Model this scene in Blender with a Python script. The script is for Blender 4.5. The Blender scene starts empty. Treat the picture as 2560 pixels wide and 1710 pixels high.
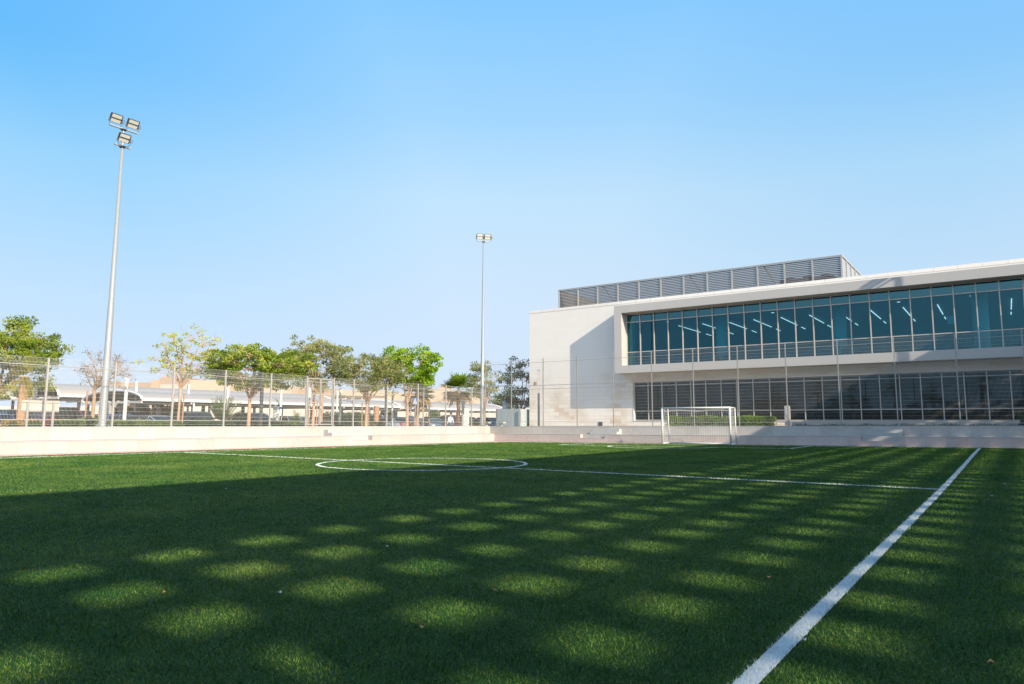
import bpy, math, random
import numpy as np
from mathutils import Vector, Matrix
R = math.radians
random.seed(7)
rng = np.random.default_rng(11)
C = bpy.context.scene.collection
S = bpy.context.scene

# ------------------------------------------------------------------ camera, sky, sun, exposure
F = 1740.0; PITCH = R(6.654); YAW = R(35.287); ROLL = R(.2215); CH = 1.2
fh = Vector((-math.sin(YAW), math.cos(YAW), 0)); r0 = Vector((math.cos(YAW), math.sin(YAW), 0))
fw = fh*math.cos(PITCH) + Vector((0, 0, math.sin(PITCH))); u0 = -fh*math.sin(PITCH) + Vector((0, 0, math.cos(PITCH)))
rr = r0*math.cos(ROLL) + u0*math.sin(ROLL); uu = -r0*math.sin(ROLL) + u0*math.cos(ROLL)
cam = bpy.data.cameras.new('camera'); camo = bpy.data.objects.new('camera', cam); C.objects.link(camo)
cam.sensor_width = 36; cam.lens = F*36/2560; cam.clip_end = 3000; cam.clip_start = .05
camo.matrix_world = Matrix(((rr.x, uu.x, -fw.x, 0), (rr.y, uu.y, -fw.y, 0), (rr.z, uu.z, -fw.z, CH), (0, 0, 0, 1)))
S.camera = camo

SUN_EL = R(27.5); SH = Vector((.957, -.290, 0)).normalized()
w = bpy.data.worlds.new('World'); S.world = w; w.use_nodes = True
nt = w.node_tree; bg = nt.nodes['Background']
sky = nt.nodes.new('ShaderNodeTexSky'); sky.sky_type = 'NISHITA'; sky.sun_disc = False
sky.sun_elevation = SUN_EL; sky.sun_rotation = math.atan2(SH.x, SH.y)
sky.altitude = 0; sky.air_density = 1.0; sky.dust_density = 1.0; sky.ozone_density = 2.0
bg.inputs[1].default_value = .12
# hazy coastal air: the clear-sky model is graded with elevation and blended with a measured gradient
def ramp(stops):
    r = nt.nodes.new('ShaderNodeValToRGB'); e = r.color_ramp.elements
    e[0].position, e[1].position = stops[0][0], stops[-1][0]; e[0].color = (*stops[0][1], 1); e[1].color = (*stops[-1][1], 1)
    for q, c in stops[1:-1]: x = e.new(q); x.color = (*c, 1)
    return r
tcw = nt.nodes.new('ShaderNodeTexCoord'); spw = nt.nodes.new('ShaderNodeSeparateXYZ'); nt.links.new(tcw.outputs['Generated'], spw.inputs[0])
mu = [(0, (.83, .96, 1.5)), (.03, (.62, .68, 1.04)), (.104, (.75, .65, .70)), (.175, (1.01, .83, .745)), (.312, (1.45, 1.24, .98)), (.412, (1.37, 1.46, 1.26)), (.538, (1.24, 1.70, 1.61)), (1, (1.0, 1.75, 1.9))]
sk = [(0, (.37, .44, .53)), (.104, (.362, .445, .545)), (.175, (.352, .447, .55)), (.312, (.300, .434, .553)), (.412, (.205, .378, .555)), (.538, (.135, .330, .56)), (1, (.045, .17, .42))]
rm = ramp([(q, tuple(v/2 for v in c)) for q, c in mu]); rs = ramp(sk)
for r in (rm, rs): nt.links.new(spw.outputs[2], r.inputs[0])
def vm(op, a, b_):
    m = nt.nodes.new('ShaderNodeVectorMath'); m.operation = op; nt.links.new(a, m.inputs[0])
    if isinstance(b_, tuple): m.inputs[1].default_value = b_
    else: nt.links.new(b_, m.inputs[1])
    return m.outputs[0]
gr = vm('MULTIPLY', vm('MULTIPLY', sky.outputs[0], rm.outputs[0]), (2*.16,)*3)
gs = vm('MULTIPLY', rs.outputs[0], (.84/.12,)*3)
def mt(op, a, b_, c=None, clamp=False):
    m = nt.nodes.new('ShaderNodeMath'); m.operation = op; m.use_clamp = clamp
    for i, q in enumerate((a, b_, c)):
        if q is None: continue
        if isinstance(q, (int, float)): m.inputs[i].default_value = q
        else: nt.links.new(q, m.inputs[i])
    return m.outputs[0]
def deeper(azim, k):      # blue deepens high up away from the sun, with lens vignetting put in
    v = nt.nodes.new('ShaderNodeVectorMath'); v.operation = 'DOT_PRODUCT'; nt.links.new(tcw.outputs['Generated'], v.inputs[0]); v.inputs[1].default_value = (math.sin(R(azim)), math.cos(R(azim)), 0)
    a = mt('MULTIPLY_ADD', v.outputs['Value'], 4.0, -2.45, True); z_ = mt('MULTIPLY', spw.outputs[2], 2.3, None, True)
    return mt('MULTIPLY', mt('MULTIPLY', a, mt('POWER', z_, 1.3)), k)
e_ = mt('MAXIMUM', deeper(-92, 1.0), deeper(24, .55))
mxw = nt.nodes.new('ShaderNodeMixRGB'); nt.links.new(e_, mxw.inputs[0]); mxw.inputs[1].default_value = (1, 1, 1, 1); mxw.inputs[2].default_value = (.26, .70, .95, 1)
gs = vm('MULTIPLY', gs, mxw.outputs[0])
# unseen glow added round the low sun, behind the viewer, to fill shaded walls
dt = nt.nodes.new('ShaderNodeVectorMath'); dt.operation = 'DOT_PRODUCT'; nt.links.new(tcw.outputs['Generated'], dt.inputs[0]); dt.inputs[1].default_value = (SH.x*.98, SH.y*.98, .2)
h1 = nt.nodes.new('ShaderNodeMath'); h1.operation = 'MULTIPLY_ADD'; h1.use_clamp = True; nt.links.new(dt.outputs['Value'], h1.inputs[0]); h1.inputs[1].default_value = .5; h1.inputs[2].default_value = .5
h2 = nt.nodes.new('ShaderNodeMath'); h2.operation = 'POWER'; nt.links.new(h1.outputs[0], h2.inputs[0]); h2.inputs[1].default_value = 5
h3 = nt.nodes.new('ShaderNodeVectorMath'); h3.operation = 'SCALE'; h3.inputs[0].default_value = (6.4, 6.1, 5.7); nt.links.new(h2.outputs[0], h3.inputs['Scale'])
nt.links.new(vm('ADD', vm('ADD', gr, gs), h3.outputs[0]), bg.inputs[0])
sun = bpy.data.lights.new('sun', 'SUN'); sun.energy = 4.6; sun.angle = R(.44); sun.color = (1, .875, .67)
suno = bpy.data.objects.new('sun', sun); C.objects.link(suno)
sd = Vector((SH.x*math.cos(SUN_EL), SH.y*math.cos(SUN_EL), math.sin(SUN_EL)))
suno.rotation_euler = sd.to_track_quat('Z', 'Y').to_euler()
S.view_settings.view_transform = 'Standard'; S.view_settings.look = 'None'
S.view_settings.exposure = .85; S.view_settings.gamma = 1

def at(px, depth):
    "world x, y of a spot seen at photo column px, depth metres ahead"
    l = (px-1280)/1752*depth
    p = fh*depth + r0*l
    return p.x, p.y
def zat(px, py, depth):
    return 1.2 + (1058+(px-1280)*.00387-py)/1752*depth

# ------------------------------------------------------------------ materials
def nodes(name):
    m = bpy.data.materials.new(name); m.use_nodes = True
    n = m.node_tree; return m, n, n.nodes['Principled BSDF']
def mat(name, col, rough=.6, var=.12, scale=6, metal=0, bump=0, spec=.5, detail=4, trans=0):
    m, n, b = nodes(name)
    b.inputs['Roughness'].default_value = rough; b.inputs['Metallic'].default_value = metal
    b.inputs['Specular IOR Level'].default_value = spec
    tc = n.nodes.new('ShaderNodeTexCoord'); no = n.nodes.new('ShaderNodeTexNoise')
    no.inputs['Scale'].default_value = scale; no.inputs['Detail'].default_value = detail
    n.links.new(tc.outputs['Object'], no.inputs['Vector'])
    mx = n.nodes.new('ShaderNodeMixRGB'); n.links.new(no.outputs['Fac'], mx.inputs[0])
    mx.inputs[1].default_value = (*[c*(1-var) for c in col], 1); mx.inputs[2].default_value = (*[min(1, c*(1+var)) for c in col], 1)
    n.links.new(mx.outputs[0], b.inputs['Base Color'])
    if bump:
        bp = n.nodes.new('ShaderNodeBump'); bp.inputs['Strength'].default_value = bump; bp.inputs['Distance'].default_value = .02
        n.links.new(no.outputs['Fac'], bp.inputs['Height']); n.links.new(bp.outputs[0], b.inputs['Normal'])
    return m
def leafmat(name, c1, c2, c3, scale=.9):
    m, n, b = nodes(name); n.nodes.remove(b)
    tc = n.nodes.new('ShaderNodeTexCoord'); no = n.nodes.new('ShaderNodeTexNoise'); no.inputs['Scale'].default_value = scale; no.inputs['Detail'].default_value = 3
    n.links.new(tc.outputs['Object'], no.inputs['Vector'])
    cr = n.nodes.new('ShaderNodeValToRGB'); cr.color_ramp.elements[0].position = .32; cr.color_ramp.elements[1].position = .7
    cr.color_ramp.elements[0].color = (*c1, 1); cr.color_ramp.elements[1].color = (*c3, 1)
    e = cr.color_ramp.elements.new(.5); e.color = (*c2, 1)
    n.links.new(no.outputs['Fac'], cr.inputs[0])
    d = n.nodes.new('ShaderNodeBsdfDiffuse'); t = n.nodes.new('ShaderNodeBsdfTranslucent'); mx = n.nodes.new('ShaderNodeMixShader'); mx.inputs[0].default_value = .42
    n.links.new(cr.outputs[0], d.inputs[0]); n.links.new(cr.outputs[0], t.inputs[0])
    n.links.new(d.outputs[0], mx.inputs[1]); n.links.new(t.outputs[0], mx.inputs[2]); n.links.new(mx.outputs[0], n.nodes['Material Output'].inputs[0])
    return m
def stone(name, c1, c2, joint, bw, bh, off=0.5, vein=.5, z0=0, mortar=.006, rough=.45, blotch=None):
    "cladding slabs with fine joints, veins and slab to slab variation; works on vertical faces of either direction"
    m, n, b = nodes(name); L = n.links.new
    b.inputs['Roughness'].default_value = rough
    g = n.nodes.new('ShaderNodeNewGeometry'); sp = n.nodes.new('ShaderNodeSeparateXYZ'); L(g.outputs['Position'], sp.inputs[0])
    a = n.nodes.new('ShaderNodeMath'); a.operation = 'ADD'; L(sp.outputs[0], a.inputs[0]); L(sp.outputs[1], a.inputs[1])
    z = n.nodes.new('ShaderNodeMath'); z.operation = 'SUBTRACT'; L(sp.outputs[2], z.inputs[0]); z.inputs[1].default_value = z0
    cb = n.nodes.new('ShaderNodeCombineXYZ'); L(a.outputs[0], cb.inputs[0]); L(z.outputs[0], cb.inputs[1])
    br = n.nodes.new('ShaderNodeTexBrick'); L(cb.outputs[0], br.inputs['Vector'])
    br.inputs['Scale'].default_value = 1; br.inputs['Brick Width'].default_value = bw; br.inputs['Row Height'].default_value = bh
    br.inputs['Mortar Size'].default_value = mortar; br.offset = off; br.inputs['Mortar Smooth'].default_value = 0
    br.inputs['Color1'].default_value = (*c1, 1); br.inputs['Color2'].default_value = (*c2, 1); br.inputs['Mortar'].default_value = (*joint, 1)
    no = n.nodes.new('ShaderNodeTexNoise'); no.inputs['Scale'].default_value = 1.1; no.inputs['Detail'].default_value = 8; no.inputs['Distortion'].default_value = 2.5; no.inputs['Roughness'].default_value = .62
    mp = n.nodes.new('ShaderNodeMapping'); mp.inputs['Scale'].default_value = (1, 2.6, 1); mp.inputs['Rotation'].default_value = (0, 0, .45); L(cb.outputs[0], mp.inputs[0]); L(mp.outputs[0], no.inputs['Vector'])
    cr = n.nodes.new('ShaderNodeValToRGB'); cr.color_ramp.elements[0].position = .35; cr.color_ramp.elements[1].position = .68
    cr.color_ramp.elements[0].color = (1-.22*vein, 1-.25*vein, 1-.27*vein, 1); cr.color_ramp.elements[1].color = (1, 1, 1, 1); L(no.outputs['Fac'], cr.inputs[0])
    mx = n.nodes.new('ShaderNodeMixRGB'); mx.blend_type = 'MULTIPLY'; mx.inputs[0].default_value = 1; L(br.outputs['Color'], mx.inputs[1]); L(cr.outputs[0], mx.inputs[2])
    out = mx
    if blotch:   # weathered courses low on the wall: slab by slab stain
        b2 = n.nodes.new('ShaderNodeTexBrick'); L(cb.outputs[0], b2.inputs['Vector']); b2.inputs['Scale'].default_value = 1; b2.inputs['Brick Width'].default_value = .9; b2.inputs['Row Height'].default_value = .3
        b2.inputs['Mortar Size'].default_value = .008; b2.inputs['Color1'].default_value = (0, 0, 0, 1); b2.inputs['Color2'].default_value = (1, 1, 1, 1); b2.inputs['Mortar'].default_value = (.7, .7, .7, 1)
        n2 = n.nodes.new('ShaderNodeTexNoise'); n2.inputs['Scale'].default_value = .35; n2.inputs['Detail'].default_value = 4; L(cb.outputs[0], n2.inputs['Vector'])
        r2 = n.nodes.new('ShaderNodeValToRGB'); r2.color_ramp.elements[0].position = .42; r2.color_ramp.elements[1].position = .62; L(n2.outputs['Fac'], r2.inputs[0])
        lo = n.nodes.new('ShaderNodeMapRange'); lo.inputs[1].default_value = 5.6; lo.inputs[2].default_value = 3.8; lo.clamp = True; L(sp.outputs[2], lo.inputs[0])
        k = n.nodes.new('ShaderNodeMath'); k.operation = 'MULTIPLY'; L(r2.outputs[0], k.inputs[0]); L(lo.outputs[0], k.inputs[1])
        k2 = n.nodes.new('ShaderNodeMath'); k2.operation = 'MULTIPLY'; L(k.outputs[0], k2.inputs[0]); L(b2.outputs['Color'], k2.inputs[1])
        k3 = n.nodes.new('ShaderNodeMixRGB'); k3.blend_type = 'MULTIPLY'; k3.inputs[2].default_value = (*blotch, 1); L(k2.outputs[0], k3.inputs[0]); L(mx.outputs[0], k3.inputs[1])
        # fine course lines on the low part
        k4 = n.nodes.new('ShaderNodeMath'); k4.operation = 'MULTIPLY'; L(b2.outputs['Fac'], k4.inputs[0]); L(lo.outputs[0], k4.inputs[1])
        k5 = n.nodes.new('ShaderNodeMixRGB'); k5.blend_type = 'MULTIPLY'; k5.inputs[2].default_value = (.86, .83, .8, 1); L(k4.outputs[0], k5.inputs[0]); L(k3.outputs[0], k5.inputs[1])
        out = k5
    L(out.outputs[0], b.inputs['Base Color'])
    bp = n.nodes.new('ShaderNodeBump'); bp.inputs['Strength'].default_value = .12; bp.inputs['Distance'].default_value = .01; L(no.outputs['Fac'], bp.inputs['Height']); L(bp.outputs[0], b.inputs['Normal'])
    return m
def emis(name, col, s):
    m, n, b = nodes(name); b.inputs['Base Color'].default_value = (*col, 1); b.inputs['Emission Color'].default_value = (*col, 1); b.inputs['Emission Strength'].default_value = s
    return m
def glassmat(name, tint, refl, base=.06, k=1.15):
    m, n, b = nodes(name); n.nodes.remove(b); L = n.links.new
    fr = n.nodes.new('ShaderNodeFresnel'); fr.inputs[0].default_value = 1.5
    ma = n.nodes.new('ShaderNodeMath'); ma.operation = 'MULTIPLY_ADD'; ma.use_clamp = True; L(fr.outputs[0], ma.inputs[0]); ma.inputs[1].default_value = k; ma.inputs[2].default_value = base
    tr = n.nodes.new('ShaderNodeBsdfTransparent'); tr.inputs[0].default_value = (*tint, 1)
    gl = n.nodes.new('ShaderNodeBsdfGlossy'); gl.inputs[0].default_value = (*refl, 1); gl.inputs[1].default_value = .0
    no = n.nodes.new('ShaderNodeTexNoise'); no.inputs['Scale'].default_value = .9; g = n.nodes.new('ShaderNodeNewGeometry'); L(g.outputs['Position'], no.inputs['Vector'])
    bp = n.nodes.new('ShaderNodeBump'); bp.inputs['Strength'].default_value = .04; bp.inputs['Distance'].default_value = .02; L(no.outputs['Fac'], bp.inputs['Height']); L(bp.outputs[0], gl.inputs['Normal'])
    mx = n.nodes.new('ShaderNodeMixShader'); L(ma.outputs[0], mx.inputs[0]); L(tr.outputs[0], mx.inputs[1]); L(gl.outputs[0], mx.inputs[2]); L(mx.outputs[0], n.nodes['Material Output'].inputs[0])
    return m

M = {}
def grassmat(name, cols, far=False):
    m, n, b = nodes(name); L = n.links.new
    b.inputs['Roughness'].default_value = .6; b.inputs['Specular IOR Level'].default_value = .04
    g = n.nodes.new('ShaderNodeNewGeometry')
    n1 = n.nodes.new('ShaderNodeTexNoise'); n1.inputs['Scale'].default_value = .45; n1.inputs['Detail'].default_value = 7; n1.inputs['Roughness'].default_value = .7; L(g.outputs['Position'], n1.inputs['Vector'])
    n2 = n.nodes.new('ShaderNodeTexNoise'); n2.inputs['Scale'].default_value = 60; n2.inputs['Detail'].default_value = 2; L(g.outputs['Position'], n2.inputs['Vector'])
    ad = n.nodes.new('ShaderNodeMath'); ad.operation = 'MULTIPLY_ADD'; L(n2.outputs['Fac'], ad.inputs[0]); ad.inputs[1].default_value = .8
    so = n.nodes.new('ShaderNodeMath'); so.operation = 'MULTIPLY_ADD'; L(n1.outputs['Fac'], so.inputs[0]); so.inputs[1].default_value = .45; so.inputs[2].default_value = .29; L(so.outputs[0], ad.inputs[2])
    cr = n.nodes.new('ShaderNodeValToRGB'); e = cr.color_ramp.elements; e[0].position = .65; e[1].position = 1.1
    e[0].color = (*cols[0], 1); e[1].color = (*cols[2], 1); x = e.new(.9); x.color = (*cols[1], 1); e[-1].position = 1
    L(ad.outputs[0], cr.inputs[0]); L(cr.outputs[0], b.inputs['Base Color'])
    return m
M['blade'] = grassmat('turf_blade', [(.006, .047, .012), (.037, .109, .022), (.158, .212, .050)])
M['turf'] = grassmat('turf_base', [(.008, .026, .006), (.016, .042, .008), (.03, .06, .012)])
M['wblade'] = mat('white_turf_blade', (.60, .62, .62), .6, .1, 40)
M['wline'] = mat('white_line', (.5, .52, .5), .8, .12, 30)
M['red'] = mat('red_track_rubber', (.58, .32, .29), .85, .15, 25, bump=.2)
M['marble'] = stone('marble_cladding', (.40, .37, .35), (.465, .435, .41), (.33, .295, .27), .86, 5, 0, .55)
M['marble_top'] = mat('marble_coping', (.38, .37, .365), .4, .08, 3)
M['deck'] = mat('plaza_paving', (.50, .46, .40), .8, .12, 2)
M['lime'] = stone('limestone_wall', (.695, .66, .63), (.71, .675, .645), (.60, .56, .50), 1.2, .6, .5, .12, rough=.7, mortar=.004, blotch=(.78, .66, .55))
M['lime2'] = stone('limestone_parapet', (.695, .66, .63), (.71, .675, .645), (.52, .45, .38), 1.2, 10.22, 0, .1, rough=.7, mortar=.012)
M['panel'] = stone('grey_cladding_panel', (.43, .41, .40), (.44, .42, .41), (.46, .38, .31), 2.17, 60, 0, .05, rough=.38, mortar=.014)
M['soffit'] = mat('soffit_panel', (.44, .37, .30), .6, .06, 2)
M['alu'] = mat('mullion_aluminium', (.46, .42, .39), .35, .05, 10, metal=.25)
M['galv'] = mat('galvanised_steel', (.34, .325, .31), .5, .1, 14, metal=.2)
M['wire'] = mat('fence_wire', (.44, .42, .39), .45, .08, 20, metal=.2)
M['pole'] = mat('pole_paint', (.25, .26, .27), .5, .05, 8, metal=.1)
M['dark'] = mat('dark_metal', (.04, .045, .05), .5, .2, 12)
M['lens'] = mat('floodlight_lens', (.50, .48, .43), .25, .05, 40)
M['white'] = mat('white_paint', (.58, .58, .57), .35, .04, 8)
M['net'] = mat('goal_net', (.62, .62, .60), .8, .1, 20)
M['lou'] = mat('louvre_metal', (.15, .145, .15), .55, .08, 8, metal=.1)
M['glass1'] = glassmat('upper_glass', (.42, .76, .83), (.20, .50, .60), .07, .9)
M['glass2'] = glassmat('lower_glass', (.06, .11, .13), (.25, .43, .53), .045, .85)
M['spandrel'] = glassmat('spandrel_glass', (.20, .56, .62), (.32, .68, .76), .12, 1.1)
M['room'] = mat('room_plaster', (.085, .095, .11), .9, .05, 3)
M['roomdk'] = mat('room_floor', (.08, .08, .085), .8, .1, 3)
M['column'] = mat('room_column', (.88, .9, .9), .6, .04, 3)
M['tube'] = emis('ceiling_light', (1, .60, .56), 1.7)
M['bark'] = mat('bark', (.30, .20, .13), .95, .35, 9, bump=.5)
M['barkp'] = mat('pale_bark', (.42, .27, .18), .95, .25, 9, bump=.5)
M['palmbark'] = mat('palm_bark', (.34, .19, .11), .95, .35, 14, bump=.8)
M['stake'] = mat('stake_wood', (.30, .17, .12), .9, .2, 8)
M['asph'] = mat('asphalt', (.16, .155, .15), .9, .15, 3)
M['sand'] = mat('sandy_ground', (.40, .33, .25), .95, .2, .4)
M['roof'] = mat('canopy_sheet', (.29, .262, .25), .5, .05, 2)
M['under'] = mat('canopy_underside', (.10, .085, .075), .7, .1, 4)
M['beam'] = mat('canopy_beam', (.46, .43, .40), .5, .05, 3)
M['bound'] = mat('boundary_render', (.52, .46, .40), .9, .06, 1)
for nm, c in dict(m_peach=(.38, .265, .185), m_cream=(.41, .33, .25), m_tan=(.31, .225, .17), m_pale=(.39, .345, .30), m_red=(.38, .05, .06), m_dk=(.16, .13, .11)).items():
    M[nm] = mat(nm.replace('m_', 'mall_'), c, .85, .05, .5)
M['signw'] = mat('sign_white', (.60, .61, .62), .4, .03, 4)
M['signb'] = mat('sign_blue', (.02, .13, .42), .4, .05, 4)
M['signg'] = mat('sign_grey', (.25, .26, .28), .5, .05, 4)
M['board'] = mat('board_back', (.47, .435, .38), .6, .05, 2)
M['conc'] = mat('pale_concrete', (.50, .47, .43), .85, .1, 4)
M['util'] = mat('grey_cabinet', (.30, .35, .38), .5, .05, 3)
M['skin'] = mat('skin', (.42, .24, .16), .6, .05, 8)
M['hair'] = mat('hair', (.02, .015, .012), .7, .2, 20)
M['tyre'] = mat('tyre', (.02, .02, .02), .9, .1, 10)
M['rim'] = mat('rim', (.5, .5, .5), .3, .05, 10, metal=.7)
M['carglass'] = mat('car_glass', (.012, .018, .022), .12, .1, 4, spec=.25)
M['tail'] = mat('tail_lamp', (.45, .02, .02), .3, .05, 4)
M['head'] = mat('head_lamp', (.75, .76, .78), .15, .05, 4)
M['hedge'] = leafmat('hedge_leaf', (.05, .10, .025), (.11, .17, .05), (.21, .27, .08), 1.2)
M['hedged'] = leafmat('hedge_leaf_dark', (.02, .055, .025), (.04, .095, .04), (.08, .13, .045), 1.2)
M['hedgeb'] = leafmat('bright_hedge_leaf', (.12, .20, .025), (.22, .34, .045), (.36, .46, .08), 2)
M['straw'] = leafmat('dry_grass', (.22, .13, .05), (.36, .23, .09), (.46, .32, .14), 2)

# ------------------------------------------------------------------ mesh helpers
class MB:
    def __init__(s): s.v = []; s.f = []; s.m = []
    def add(s, vs, fs, mi=0):
        o = len(s.v); s.v += [tuple(v) for v in vs]; s.f += [tuple(i+o for i in f) for f in fs]; s.m += [mi]*len(fs); return s
    def box(s, a, b, mi=0):
        x0, y0, z0 = a; x1, y1, z1 = b
        return s.add([(x0, y0, z0), (x1, y0, z0), (x1, y1, z0), (x0, y1, z0), (x0, y0, z1), (x1, y0, z1), (x1, y1, z1), (x0, y1, z1)],
                     [(0, 3, 2, 1), (4, 5, 6, 7), (0, 1, 5, 4), (1, 2, 6, 5), (2, 3, 7, 6), (3, 0, 4, 7)], mi)
    def prism(s, poly, a, b, mi=0):
        "poly: list of 3d points (plane), a,b offset vectors"
        n = len(poly); A = [Vector(p)+Vector(a) for p in poly]; B = [Vector(p)+Vector(b) for p in poly]
        return s.add(A+B, [tuple(range(n))[::-1], tuple(range(n, 2*n))]+[(i, (i+1) % n, (i+1) % n+n, i+n) for i in range(n)], mi)
    def tube(s, pts, rad, n=8, mi=0, cap=True):
        pts = [Vector(p) for p in pts]
        if not hasattr(rad, '__len__'): rad = [rad]*len(pts)
        vs = []; fs = []
        for i, p in enumerate(pts):
            t = (pts[min(i+1, len(pts)-1)]-pts[max(i-1, 0)]).normalized()
            a = t.orthogonal().normalized() if i == 0 else (a-t*a.dot(t)).normalized()
            b = t.cross(a)
            for k in range(n):
                an = 2*math.pi*k/n; vs.append(p+(a*math.cos(an)+b*math.sin(an))*rad[i])
        for i in range(len(pts)-1):
            for k in range(n): fs.append((i*n+k, i*n+(k+1) % n, (i+1)*n+(k+1) % n, (i+1)*n+k))
        if cap: fs.append(tuple(range(n))[::-1]); fs.append(tuple((len(pts)-1)*n+k for k in range(n)))
        return s.add(vs, fs, mi)
    def build(s, name, mats, parent=None, world=True, smooth=False):
        me = bpy.data.meshes.new(name)
        off = Vector((0, 0, 0))
        if parent is not None and world:
            p = parent
            while p is not None: off += p.location; p = p.parent
        v = np.array(s.v, dtype=np.float64)-np.array(off)
        me.from_pydata(v.tolist(), [], s.f)
        for m in (mats if isinstance(mats, (list, tuple)) else [mats]): me.materials.append(m)
        me.polygons.foreach_set('material_index', s.m)
        if smooth: me.polygons.foreach_set('use_smooth', [True]*len(s.f))
        me.update()
        o = bpy.data.objects.new(name, me); C.objects.link(o)
        if parent is not None: o.parent = parent
        return o
def tag(o, label=None, cat=None, group=None, kind=None):
    if label: o['label'] = label
    if cat: o['category'] = cat
    if group: o['group'] = group
    if kind: o['kind'] = kind
    return o
def empty(name, loc, label, cat, group=None, rz=0):
    o = bpy.data.objects.new(name, None); C.objects.link(o); o.location = loc; o.rotation_euler = (0, 0, rz); o.empty_display_size = .3
    return tag(o, label, cat, group)
def quads(name, P, mats, parent=None, mi=None, off=(0, 0, 0)):
    "P: (n, k, 3) array of k-gons -> one mesh, quickly"
    n, k = P.shape[:2]; me = bpy.data.meshes.new(name)
    if parent is not None:
        o_ = Vector((0, 0, 0)); p = parent
        while p is not None: o_ += p.location; p = p.parent
        P = P-np.array(o_)
    me.vertices.add(n*k); me.vertices.foreach_set('co', P.reshape(-1).astype(np.float32))
    me.loops.add(n*k); me.loops.foreach_set('vertex_index', np.arange(n*k, dtype=np.int32))
    me.polygons.add(n); me.polygons.foreach_set('loop_start', np.arange(0, n*k, k, dtype=np.int32))
    try: me.polygons.foreach_set('loop_total', np.full(n, k, dtype=np.int32))
    except Exception: pass
    for m in (mats if isinstance(mats, (list, tuple)) else [mats]): me.materials.append(m)
    if mi is not None: me.polygons.foreach_set('material_index', mi.astype(np.int32))
    me.update(calc_edges=True)
    o = bpy.data.objects.new(name, me); C.objects.link(o)
    if parent is not None: o.parent = parent
    return o

# ------------------------------------------------------------------ ground and pitch
def sstep(t): t = np.clip(t, 0, 1); return t*t*(3-2*t)
def gh(x, y): return sstep((np.asarray(y, float)-12)/26)*np.clip((np.asarray(x, float)+22)*.0078, -.06, .22)
def sheet(name, x0, x1, y0, y1, m, dz=0, step=1.0, kind='structure', drape=True):
    nx = max(1, int(math.ceil((x1-x0)/step))); ny = max(1, int(math.ceil((y1-y0)/step)))
    X = np.linspace(x0, x1, nx+1); Y = np.linspace(y0, y1, ny+1)
    b = MB(); vs = [(x, y, float(gh(x, y) if drape else 0)+dz) for y in Y for x in X]
    b.add(vs, [(j*(nx+1)+i, j*(nx+1)+i+1, (j+1)*(nx+1)+i+1, (j+1)*(nx+1)+i) for j in range(ny) for i in range(nx)])
    return tag(b.build(name, m), kind=kind)
g_ = MB(); g_.add([(-1500, -1500, -.15), (1500, -1500, -.15), (1500, 1500, -.15), (-1500, 1500, -.15)], [(0, 1, 2, 3)])
tag(g_.build('ground', M['sand']), kind='structure')
TX0, TX1, TY0, TY1 = -28.0, 6.5, -20.0, 38.5
sheet('turf_pitch', TX0, TX1, TY0, TY1, M['turf'], 0)
sheet('running_strip', -29.5, TX0, TY0, 39.5, M['red'], -.002)
sheet('end_strip', TX0, TX1, 38.5, 39.5, M['red'], -.002)
LW = .10
XL, XR, YH, YG = -26.75, -1.07, 15.3, 37.45
rects = [(XL-LW/2, XL+LW/2, TY0, YG+LW/2), (XR-LW/2, XR+LW/2, TY0, YG+LW/2), (XL, XR, YH-LW/2, YH+LW/2), (XL, XR, YG-LW/2, YG+LW/2),
         (-20.35, -8.1, 33.3-LW/2, 33.3+LW/2), (-20.35-LW/2, -20.35+LW/2, 33.3, YG), (-8.1-LW/2, -8.1+LW/2, 33.3, YG)]
arcs = [(-14.15, YH+.2, 3.02, 0, 2*math.pi), (-14.2, 33.3, 2.75, math.pi, 2*math.pi)]
lm = MB()
for x0, x1, y0, y1 in rects:
    n = max(1, int(max(x1-x0, y1-y0)/1.0)); dx = (x1-x0) > (y1-y0)
    for i in range(n):
        a, b_ = i/n, (i+1)/n
        q = [(x0+(x1-x0)*a, y0), (x0+(x1-x0)*b_, y0), (x0+(x1-x0)*b_, y1), (x0+(x1-x0)*a, y1)] if dx else [(x0, y0+(y1-y0)*a), (x1, y0+(y1-y0)*a), (x1, y0+(y1-y0)*b_), (x0, y0+(y1-y0)*b_)]
        lm.add([(x, y, float(gh(x, y))+.004) for x, y in q], [(0, 1, 2, 3)])
lm2 = MB()
for cx, cy, r, a0, a1 in arcs:
    n = 96
    for i in range(n):
        a, b_ = a0+(a1-a0)*i/n, a0+(a1-a0)*(i+1)/n
        q = [(cx+(r+s*LW/2)*math.cos(t), cy+(r+s*LW/2)*math.sin(t)) for t, s in ((a, -1), (a, 1), (b_, 1), (b_, -1))]
        lm2.add([(x, y, float(gh(x, y))+.008) for x, y in q], [(0, 1, 2, 3)])
tag(lm.build('pitch_lines', M['wline']), kind='structure'); tag(lm2.build('pitch_circles', M['wline']), kind='structure')

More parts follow.
